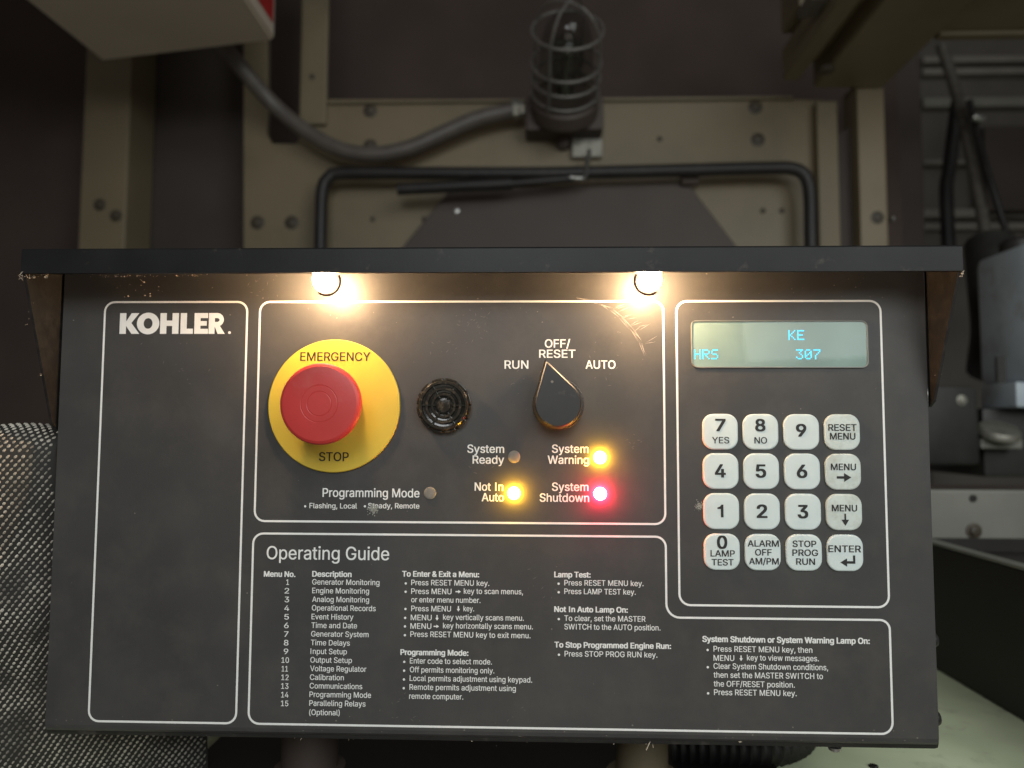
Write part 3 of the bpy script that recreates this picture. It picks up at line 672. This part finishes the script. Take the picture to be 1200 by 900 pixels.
nums = [("1", -0.10192, -0.10059, 0.13483, 0.00273), ("2", -0.10270, -0.10040, 0.13047, 0.00273), ("3", -0.10259, -0.10030, 0.12608, 0.00273), ("4", -0.10262, -0.10019, 0.12174, 0.00273), ("5", -0.10251, -0.10022, 0.11737, 0.00273), ("6", -0.10254, -0.10025, 0.11304, 0.00273),
        ("7", -0.10244, -0.10023, 0.10868, 0.00273), ("8", -0.10242, -0.10013, 0.10437, 0.00273), ("9", -0.10240, -0.10012, 0.10002, 0.00273), ("10", -0.10344, -0.09966, 0.09571, 0.00273), ("11", -0.10325, -0.10009, 0.09137, 0.00273), ("12", -0.10332, -0.09963, 0.08709, 0.00273),
        ("13", -0.10330, -0.09962, 0.08276, 0.00273), ("14", -0.10319, -0.09952, 0.07849, 0.00273), ("15", -0.10318, -0.09950, 0.07418, 0.00273)]
heads = [("Menu No.", -0.11354, -0.09746, 0.13889, 0.00273), ("Description", -0.08849, -0.06837, 0.13915, 0.00273)]
print_block('guide_text', [t + (bd,) for t in heads] + [t + (rg,) for t in items + nums], FP, YI)
def bullets(ps): return [(*p, .00062) for p in ps]
h2 = [("To Enter & Exit a Menu:", -0.04210, -0.00294, 0.13965, 0.00273), ("Programming Mode:", -0.04244, -0.00813, 0.10044, 0.00273)]
t2 = [("Press RESET MENU key.", -0.03748, 0.00236, 0.13533, 0.00273), ("Press MENU", -0.03743, -0.01690, 0.13095, 0.00273), ("key to scan menus,", -0.01054, 0.01953, 0.13128, 0.00273), ("or enter menu number.", -0.03737, -0.00207, 0.12675, 0.00273),
      ("Press MENU", -0.03732, -0.01708, 0.12231, 0.00273), ("key.", -0.01064, -0.00530, 0.12253, 0.00273), ("MENU", -0.03752, -0.02688, 0.11778, 0.00273), ("key vertically scans menu.", -0.02100, 0.02000, 0.11814, 0.00273),
      ("MENU", -0.03764, -0.02701, 0.11352, 0.00273), ("key horizontally scans menu.", -0.02100, 0.02459, 0.11392, 0.00273), ("Press RESET MENU key to exit menu.", -0.03759, 0.02339, 0.10949, 0.00273),
      ("Enter code to select mode.", -0.03768, 0.00393, 0.09624, 0.00273), ("Off permits monitoring only.", -0.03762, 0.00516, 0.09186, 0.00273), ("Local permits adjustment using keypad.", -0.03765, 0.02425, 0.08760, 0.00273),
      ("Remote permits adjustment using", -0.03769, 0.01605, 0.08326, 0.00273), ("remote computer.", -0.03780, -0.01046, 0.07878, 0.00273)]
a1 = (-0.01343, 0.13229); a2 = (-0.01326, 0.12370); a3 = (-0.02411, 0.11906); a4 = (-0.02441, 0.11480)
print_block('guide_text', [t + (bd,) for t in h2] + [t + (rg,) for t in t2], FP, YI,
            dots=bullets([(-0.04034, 0.13617), (-0.04033, 0.13197), (-0.04031, 0.12332), (-0.04042, 0.11888), (-0.04045, 0.11461), (-0.04044, 0.11023), (-0.04057, 0.09698), (-0.04059, 0.09262), (-0.04062, 0.08823), (-0.04065, 0.08393)]),
            arrows=[(*a1, .0014, 'right'), (*a2, .0014, 'down'), (*a3, .0014, 'down'), (*a4, .0014, 'right')])
h3 = [("Lamp Test:", 0.03555, 0.05371, 0.14005, 0.00273), ("Not In Auto Lamp On:", 0.03555, 0.07239, 0.12275, 0.00273), ("To Stop Programmed Engine Run:", 0.03564, 0.09389, 0.10514, 0.00273)]
t3 = [("Press RESET MENU key.", 0.04057, 0.08047, 0.13599, 0.00273), ("Press LAMP TEST key.", 0.04056, 0.07653, 0.13171, 0.00273), ("To clear, set the MASTER", 0.04055, 0.08132, 0.11834, 0.00273),
      ("SWITCH to the AUTO position.", 0.04055, 0.08877, 0.11412, 0.00273), ("Press STOP PROG RUN key.", 0.04066, 0.08711, 0.10075, 0.00273)]
print_block('guide_text', [t + (bd,) for t in h3] + [t + (rg,) for t in t3], FP, YI,
            dots=bullets([(0.03763, 0.13678), (0.03767, 0.13252), (0.03771, 0.11917), (0.03779, 0.10151)]))
h4 = [("System Shutdown or System Warning Lamp On:", 0.10984, 0.19241, 0.10882, 0.00282)]
t4 = [("Press RESET MENU key, then", 0.11522, 0.16412, 0.10408, 0.00278), ("MENU", 0.11516, 0.12538, 0.09960, 0.00278), ("key to view messages.", 0.13177, 0.16722, 0.09998, 0.00278), ("Clear System Shutdown conditions,", 0.11510, 0.17166, 0.09565, 0.00278),
      ("then set the MASTER SWITCH to", 0.11508, 0.16904, 0.09134, 0.00278), ("the OFF/RESET position.", 0.11507, 0.15508, 0.08700, 0.00278), ("Press RESET MENU key.", 0.11518, 0.15591, 0.08286, 0.00278)]
a5 = (0.12883, 0.10093)
print_block('guide_text', [t + (bd,) for t in h4] + [t + (rg,) for t in t4], FP, YI, dots=bullets([(0.11226, 0.10481), (0.11223, 0.09636), (0.11223, 0.08360)]), arrows=[(*a5, .0014, 'down')])

# scuffs and specks on the face
def scuff(segs, w):
    bm = B()
    for (a, b_) in segs:
        a = Vector(a); b_ = Vector(b_); d = (b_-a).normalized(); n = Vector((-d.y, d.x))*w
        q_ = [a, (a+b_)/2+n, b_, (a+b_)/2-n]
        bm.faces.new([bm.verts.new((c_.x, YI*.6, c_.y)) for c_ in q_])
    return fix_flat(bm)
arc = [(0.04716, 0.28333), (0.05336, 0.28197), (0.05954, 0.28017), (0.06483, 0.27748), (0.07010, 0.27346), (0.07534, 0.26722), (0.07969, 0.26055), (0.08270, 0.25346)]
segs = []
for i in range(len(arc)-1):
    for k in range(5):
        j = lambda s_: (random.random()-.5)*s_
        a = (arc[i][0]+j(.0030), arc[i][1]+j(.0016)); b_ = (arc[i+1][0]+j(.0030), arc[i+1][1]+j(.0016)); segs.append((a, b_))
for i in range(14):
    p = arc[3 + random.randrange(4)]; x = p[0]+(random.random()-.4)*.006; z = p[1]+(random.random()-.6)*.004
    segs.append(((x, z), (x+.004+.003*random.random(), z+.001+.003*random.random())))
tag(obj('scuff_marks', scuff(segs, .00007), 'bare_scuff', FP), kind='stuff')
segs = []
for cx_, cz_, n_, sp in ((*(-0.00613, 0.27039), 26, .011), (*(-0.01762, 0.25831), 12, .009), (*(0.02241, 0.23613), 10, .02), (*(-0.16609, 0.24700), 12, .026), (*(0.05765, 0.24725), 14, .02), (*(0.07494, 0.20777), 8, .006), (*(0.03131, 0.13416), 10, .012), (*(-0.00384, 0.19648), 8, .008),
                         (*(-0.04190, 0.07397), 10, .012), (*(0.01422, 0.06855), 10, .02), (*(-0.12179, 0.28772), 16, .012)):
    for i in range(n_):
        x = cx_+random.gauss(0, sp*.5); z = cz_+random.gauss(0, sp*.35); a_ = random.gauss(.4, .8); l = .0005+.0022*random.random()
        segs.append(((x, z), (x+l*math.cos(a_), z+l*math.sin(a_))))
tag(obj('scuff_marks', scuff(segs, .00010), 'scratch', FP), kind='stuff')
bm = B()
for i in range(150):
    x = random.uniform(-.22, .22); z = random.choice([random.uniform(.063, .296), random.uniform(.27, .296), random.uniform(.0615, .068)]); r = .00018+.0003*random.random()**3
    bm.faces.new([bm.verts.new((x+r*math.cos(t*PI/3), YI*.5, z+r*math.sin(t*PI/3)*(.6+.4*random.random()))) for t in range(6)])
tag(obj('dust_specks', fix_flat(bm), 'scratch', FP), kind='stuff')
for (c_, r) in (((-0.05806, 0.17346), .0030), ((0.10883, 0.17635), .0022)):
    bm = B()
    for i in range(110):        # a dab of dried spatter: many fine flecks, thinning outwards
        x = c_[0]+random.gauss(0, r*.42); z = c_[1]+random.gauss(0, r*.42); q_ = r*(.05+.09*random.random())
        bm.faces.new([bm.verts.new((x+q_*math.cos(t*PI/3), YI*1.6-.000001*i, z+q_*math.sin(t*PI/3))) for t in range(6)])
    tag(obj('spatter_spot', fix_flat(bm), 'smudge', FP), kind='stuff')

# visor with lip and two gussets
YV = -.0276
bm = B(); sec = [(.004, .3034), (YV-.0008, .3030), (YV-.0014, .3022), (YV-.0014, .2906), (YV-.0002, .2904), (YV-.0002, .3008), (.004, .3014)]
a = [bm.verts.new((-HW-.0030, y, z)) for y, z in sec]; b = [bm.verts.new((HW+.0030, y, z)) for y, z in sec]
for i in range(len(sec)): bm.faces.new((a[i-1], a[i], b[i], b[i-1]))
bm.faces.new(a[::-1]); bm.faces.new(b)
bmesh.ops.recalc_face_normals(bm, faces=bm.faces)
VI = obj('visor', bm, 'visor', CP)
for sg, ztip in ((-1, .2165), (1, .2300)):
    bm = B(); x0 = sg*(HW+.0015); x1 = sg*(HW+.0029)
    tri = [(.0022, .3012), (YV+.0002, .3006), (YV+.0002, .2905), (-.0022, ztip), (.0022, ztip-.003)]
    a = [bm.verts.new((x0, y, z)) for y, z in tri]; b = [bm.verts.new((x1, y, z)) for y, z in tri]
    for i in range(5): bm.faces.new((a[i-1], a[i], b[i], b[i-1]))
    bm.faces.new(a[::-1]); bm.faces.new(b); bmesh.ops.recalc_face_normals(bm, faces=bm.faces)
    obj('side_gusset', bm, 'gusset', VI)

# two lit lamps hanging under the visor
for x in (-.0797, .0818):
    bm = B(); bmesh.ops.create_icosphere(bm, subdivisions=3, radius=.0058)
    for v in bm.verts: v.co.z *= 1.12
    bmesh.ops.translate(bm, verts=bm.verts, vec=(x, -.0195, .2892))
    pl = obj('panel_lamp', bm, 'bulb', CP, True); pl['label'] = 'small glowing warm white bulb under the visor'
    obj('lamp_socket', lathe_axis((x, -.0195, .3008), (0, 0, -1), [(0, 0), (.0062, 0), (.0062, .0035), (.0050, .0040), (.0050, .0070), (0, .0070)], 20), 'socket', pl, True)
    a0, a1 = (-2.2, .5) if x < 0 else (PI-.5, PI+2.2)      # dark rim arc on the lower inner side, blackened to stay dark beside the bulb
    obj('bulb_rim_arc', tube([(x + .0068*math.cos(a0+(a1-a0)*t/16), -.0155, .2888 + .0068*math.sin(a0+(a1-a0)*t/16)) for t in range(17)], .0006, 8), 'rim_dark', pl, True)

# emergency stop
ex, ez = -.0788, .2268
ES = obj('emergency_stop', lathe_y(ex, ez, [(.0345, -.0001), (.0345, -.0012), (.0341, -.0016), (0, -.0016)], 96), 'yellow', CP, True, angle=30)
ES['label'] = 'round yellow plate lettered EMERGENCY STOP'
print_block('plate_lettering', [("EMERGENCY", -0.09675, -0.06012, 0.25014, 0.00449)], ES, -.00172, m='yellowink', bold=.014)
print_block('plate_lettering', [("STOP", -0.08584, -0.07051, 0.19825, 0.00449)], ES, -.00172, m='yellowink', bold=.012)
hx, hz = -.0782, .2268
pb = obj('push_button', lathe_y(hx, hz, [(.0110, -.0180), (.0150, -.0205), (.0190, -.0232), (.0197, -.0245), (.0198, -.0268), (.0192, -.0282), (.0180, -.0289), (.0150, -.0293), (.0092, -.0295), (.0089, -.02936), (.0086, -.0295),
                                         (.0062, -.02955), (.0059, -.0294), (.0056, -.02955), (.0, -.0296)], 72), 'red', ES, True, angle=22)
pb['label'] = 'red mushroom push button'
obj('button_neck', lathe_y(hx, hz, [(.0140, -.0017), (.0140, -.0040), (.0125, -.0045), (.0110, -.0178), (0, -.0179)], 48), 'red', ES, True)

# alarm horn
hx, hz = -.0213, .2270
prof = [(.0128, -.0001), (.0128, -.0052), (.0122, -.0060), (.0112, -.0060), (.0108, -.0040), (.0096, -.0038), (.0093, -.0056), (.0080, -.0056), (.0077, -.0036), (.0066, -.0034), (.0063, -.0054), (.0052, -.0054), (.0049, -.0034),
        (.0038, -.0034), (.0035, -.0056), (.0018, -.0058), (0, -.0058)]
AH = obj('alarm_horn', lathe_y(hx, hz, prof, 48), 'horn', CP, True, angle=35)
for k in range(12):
    a0 = 2*PI*k/12 + .05; a1 = 2*PI*(k+1)/12 - .05
    pts = [(hx + .0141*math.cos(a0+(a1-a0)*i/4), hz + .0141*math.sin(a0+(a1-a0)*i/4)) for i in range(5)] + [(hx + .0126*math.cos(a1+(a0-a1)*i/4), hz + .0126*math.sin(a1+(a0-a1)*i/4)) for i in range(5)]
    obj('rim_tooth', prism(pts, -.0001, -.0042, .0004), 'horn', AH)
for k in range(6):
    a0 = PI*k/3
    r0, r1 = .0040, .0112; w = .0005
    d = Vector((math.cos(a0), math.sin(a0))); n = Vector((-d.y, d.x))*w
    cxy = Vector((hx, hz))
    pts = [tuple(cxy + d*r0 - n), tuple(cxy + d*r1 - n), tuple(cxy + d*r1 + n), tuple(cxy + d*r0 + n)]
    obj('grille_spoke', prism(pts, -.0032, -.0050, .0002), 'horn', AH)

# selector switch
kx, kz = .0369, .2276; KR = .0116
apex = Vector((.0309, .2493)); c_ = Vector((kx, kz)); dv = apex - c_; dist = dv.length; base_a = math.atan2(dv.y, dv.x); th = math.acos(KR*.985/dist)
def tear(sc, y):
    pts = [tuple(c_ + dv*sc)]
    for i in range(33):
        t = base_a + th + (2*PI - 2*th)*i/32
        pts.append((kx + KR*sc*math.cos(t), kz + KR*sc*math.sin(t)))
    return [(x, y, z) for x, z in pts]
bm = B(); rings = [[bm.verts.new(v) for v in tear(s_, y)] for s_, y in ((1.07, -.0032), (1.02, -.0120), (1.0, -.0146), (.985, -.0153), (.94, -.0158))]
for a, b in zip(rings, rings[1:]):
    for i in range(len(a)): bm.faces.new((a[i-1], a[i], b[i], b[i-1]))
bm.faces.new(rings[-1]); bm.faces.new(rings[0][::-1]); bmesh.ops.recalc_face_normals(bm, faces=bm.faces)
SW = obj('selector_switch', bm, 'knob', CP, True, angle=28); SW['label'] = 'black teardrop pointer knob turned to OFF/RESET'
sx_, sz_ = .0374, .2280
bm = B(); pts = []
for i in range(72):
    r = .0134 if i % 2 else .0130
    pts.append((sx_ + r*math.cos(2*PI*i/72), sz_ + r*math.sin(2*PI*i/72)))
add_prism(bm, pts, -.0001, -.0032, .0004); obj('knob_base', bm, 'knob', SW)
p = c_ + dv*.50
obj('pointer_dot', lathe_y(p.x, p.y, [(.0007, -.0155), (.0007, -.01595), (0, -.0160)], 12), 'scratch', SW)

# indicator lamps
for (x, z, m_, lb) in ((-.0284, .1820, 'led_off', 'unlit grey indicator beside Programming Mode'), (.0148, .2008, 'led_off', 'unlit grey indicator beside System Ready'), (.0148, .1823, 'led_amber', 'glowing amber indicator beside Not In Auto'),
                       (.0588, .2007, 'led_amber', 'glowing amber indicator beside System Warning'), (.0588, .1823, 'led_red', 'glowing red indicator beside System Shutdown')):
    r = .0032
    if m_ == 'led_off': pr = [(r, -.0001), (r, -.0004), (r*.94, -.0006), (r*.6, -.0008), (0, -.00085)]
    else: pr = [(r, -.0001), (r, -.0012), (r*.94, -.0022), (r*.75, -.0031), (r*.42, -.0037), (0, -.0039)]
    o = obj('indicator_lamp', lathe_y(x, z, pr, 28), m_, CP, True, angle=60); o['label'] = lb

# display window
xl, xr_, zb_, zt_ = .1058, .1957, .2468, .2713
poly = fillet([(xl, zb_), (xr_, zb_), (xr_, zt_), (xl, zt_)], [.0034, .0034, .0034, .0026])
DS = obj('display_window', prism(poly, -.0001, -.0003), 'lcd', CP); DS['label'] = 'pale grey green display window with cyan characters'
bm = B(); o_ = poly if area2(poly) > 0 else poly[::-1]; i_ = inset(o_, .0006); k = len(o_)
rg_ = [[bm.verts.new((x, y, z)) for x, z in lp] for lp, y in ((o_, -.0002), (o_, -.0008), (inset(o_, .0002), -.0010), (i_, -.0009), (i_, -.00032))]
for a, b in zip(rg_, rg_[1:]):
    for j in range(k): bm.faces.new((a[j-1], a[j], b[j], b[j-1]))
bmesh.ops.recalc_face_normals(bm, faces=bm.faces)
obj('window_edge', bm, 'bezel', DS)
F57 = {'K': ["10001","10010","10100","11000","10100","10010","10001"], 'E': ["11111","10000","10000","11110","10000","10000","11111"], 'H': ["10001","10001","10001","11111","10001","10001","10001"],
       'R': ["11110","10001","10001","11110","10100","10010","10001"], 'S': ["01111","10000","10000","01110","00001","00001","11110"], '3': ["11111","00010","00100","00010","00001","10001","01110"],
       '0': ["01110","10001","10011","10101","11001","10001","01110"], '7': ["11111","00001","00010","00100","01000","01000","01000"]}
def dots(s, x, z, w, h, pitch):
    bm = B(); dx = w/5; dz = h/7
    for n_, ch_ in enumerate(s):
        for r_, line in enumerate(F57[ch_]):
            for c0_, bit in enumerate(line):
                if bit == '1':
                    X = x + n_*pitch + c0_*dx; Z = z - r_*dz
                    bm.faces.new([bm.verts.new(v) for v in ((X, -.00042, Z-dz*.86), (X+dx*.86, -.00042, Z-dz*.86), (X+dx*.86, -.00042, Z), (X, -.00042, Z))])
    return fix_flat(bm)
p = (0.15550, 0.26629); obj('display_characters', dots('KE', p[0], p[1], .0036, .0052, .0045), 'cyan', DS)
p = (0.10723, 0.25635); obj('display_characters', dots('HRS', p[0], p[1], .0036, .0052, .0044), 'cyan', DS)
p = (0.15920, 0.25637); obj('display_characters', dots('307', p[0], p[1], .0036, .0052, .0044), 'cyan', DS)
obj('display_glass', prism(inset(o_, .0007), -.0005, -.0009), 'glass', DS)

# keypad: sixteen raised keys
kp = rrect(0, 0, .0180, .0182, .0057, 7)
bm = B(); add_prism(bm, kp, -.0001, -.0013, .0007, back=False)
key_me = bpy.data.meshes.new('key')
# soft dome on the front
fr = max(bm.faces, key=lambda f_: f_.calc_area())
r = bmesh.ops.inset_individual(bm, faces=[fr], thickness=.0016, depth=.00012)
r = bmesh.ops.inset_individual(bm, faces=[fr], thickness=.0016, depth=.00006)
bm.normal_update(); bm.to_mesh(key_me); bm.free()
key_me.polygons.foreach_set('use_smooth', [True]*len(key_me.polygons))
key_me.set_sharp_from_angle(angle=math.radians(16))
key_me.materials.append(M['key'])
key_me2 = key_me.copy(); key_me2.materials.clear(); key_me2.materials.append(M['key_worn'])
KX = (.1199, .1403, .1608, .1812); KZ = (.2141, .1941, .1739, .1536)
mm = .001
leg = {(0, 0): [('7', 0, .4, 4.7, 6.0, .026), ('YES', 0, -5.9, 8.6, 3.2, .01)], (0, 1): [('8', -.3, .4, 4.6, 6.0, .026), ('NO', -.2, -5.9, 6.2, 3.2, .01)], (0, 2): [('9', -.3, -2.2, 4.6, 6.1, .026)],
       (0, 3): [('RESET', 0, .7, 14.0, 3.3, .014), ('MENU', 0, -3.7, 12.6, 3.3, .014)],
       (1, 0): [('4', -.4, -3.0, 4.9, 6.4, .026)], (1, 1): [('5', -.4, -3.0, 4.6, 6.4, .026)], (1, 2): [('6', -.3, -3.0, 4.6, 6.4, .026)], (1, 3): [('MENU', 0, .9, 12.4, 3.2, .014), ('>', .2, -2.8, 3.6, 0, 0)],
       (2, 0): [('1', -.2, -3.0, 3.0, 6.4, .026)], (2, 1): [('2', -.2, -3.0, 4.7, 6.4, .026)], (2, 2): [('3', -.3, -3.0, 4.6, 6.4, .026)], (2, 3): [('MENU', 0, .5, 12.4, 3.2, .014), ('v', .3, -3.7, 3.0, 0, 0)],
       (3, 0): [('0', 0, 1.8, 4.5, 6.2, .026), ('LAMP', .2, -2.2, 12.0, 3.1, .014), ('TEST', .1, -6.6, 10.8, 3.1, .014)],
       (3, 1): [('ALARM', .1, 2.9, 15.4, 3.1, .014), ('OFF', .1, -1.5, 8.1, 3.1, .014), ('AM/PM', .3, -5.9, 14.6, 3.1, .014)],
       (3, 2): [('STOP', .1, 2.9, 11.6, 3.1, .014), ('PROG', .4, -1.5, 12.6, 3.1, .014), ('RUN', .5, -5.9, 9.2, 3.1, .014)],
       (3, 3): [('ENTER', -.4, .5, 16.0, 3.3, .014), ('<', 1.0, -3.5, 3.7, 0, 0)]}
for r_ in range(4):
    for c0_ in range(4):
        worn = (r_, c0_) in ((0, 3), (1, 3), (2, 3))
        kx_, kz_ = KX[c0_], KZ[r_]
        ko = place('key', key_me2 if worn else key_me, (kx_, 0, kz_), CP)
        words = ' '.join(t[0] for t in leg[(r_, c0_)] if t[0] not in '<>v')
        ko['label'] = ('grimy ' if worn else '') + 'pale key marked ' + words + {'>': ' with right arrow', 'v': ' with down arrow', '<': ' with return arrow'}.get(leg[(r_, c0_)][-1][0], '')
        bm = B(); yk = -.00156
        for t, dx, dz, w, h, bo in leg[(r_, c0_)]:
            if t in '<>v':
                X = kx_ + dx*mm; Z = kz_ + dz*mm; s_ = w*mm
                if t == '>': add_arrow(bm, X, Z, s_, 'right', yk, .17)
                elif t == 'v': add_arrow(bm, X, Z, s_, 'down', yk, .14)
                else:
                    pts = [(-1, -.3), (-.1, .25), (-.1, -.12), (.72, -.12), (.72, .65), (1.0, .65), (1.0, -.45), (-.1, -.45), (-.1, -.85)]
                    bm.faces.new([bm.verts.new((X+a_*s_, yk, Z+b_*s_)) for a_, b_ in pts])
            elif t == '1':
                one = [(.62, 0), (.62, 1), (.44, 1), (.30, .84), (.08, .78), (.08, .66), (.38, .66), (.38, 0)]
                bm.faces.new([bm.verts.new((kx_ + dx*mm + (a_-.42)*.0056, yk, kz_ + dz*mm + b_*h*mm)) for a_, b_ in one])
            else: add_text(bm, t, kx_+(dx-w/2)*mm, kx_+(dx+w/2)*mm, kz_+dz*mm, h*mm, yk, bold=bo)
        bm.normal_update(); bmesh.ops.triangulate(bm, faces=bm.faces)
        obj('key_legend', fix_flat(bm), 'blackink', ko)

# pale crumbs and cobweb along the visor corner and the lower edge
def crumbs(name, spots, label):
    bm = B()
    for (x, y, z, n_, sx, sz, r) in spots:
        for i in range(n_):
            c = Vector((x+random.uniform(-sx, sx), y+random.uniform(-.0012, .0012), z+random.uniform(-sz, sz))); rr = r*(.3+random.random()**2)
            if random.random() < .45:
                d = Vector((random.gauss(0, 1), random.gauss(0, .4), random.gauss(0, .7))).normalized()*rr*3.2
                add_tube(bm, [c-d, c+Vector((0, 0, rr)), c+d], rr*.22, 5)
            else:
                k = bmesh.ops.create_icosphere(bm, subdivisions=1, radius=rr)
                for v in k['verts']: v.co = Vector((v.co.x*(.6+random.random()), v.co.y*.7, v.co.z*(.5+random.random()*.6))) + c
    return tag(obj(name, bm, 'crumb'), label, 'debris', kind='stuff')
crumbs('dust_crumbs', [(-.222, -.0262, .2902, 34, .0065, .0012, .0005), (-.2275, -.028, .2895, 12, .001, .002, .0005), (-.165, -.0262, .2900, 50, .03, .0006, .00028), (-.185, -.0006, .288, 16, .012, .005, .0004), (-.2275, -.022, .275, 8, .0008, .010, .0004),
                       (-.2278, -.012, .25, 6, .0006, .010, .0003), (.2275, -.0275, .2890, 6, .001, .0018, .0007), (.2268, -.006, .243, 5, .0008, .006, .0006)], 'pale dust crumbs and cobweb clinging under the visor corners')
crumbs('dust_crumbs', [(.083, .0040, .0572, 5, .003, .0004, .0011), (-.09, .0045, .0570, 16, .03, .0003, .0004), (.03, .0045, .0570, 16, .05, .0003, .00035), (.15, .0045, .0570, 12, .04, .0003, .0003), (.128, .0015, .0600, 3, .001, .0003, .0008)],
       'pale crumbs along the lower edge of the control panel')
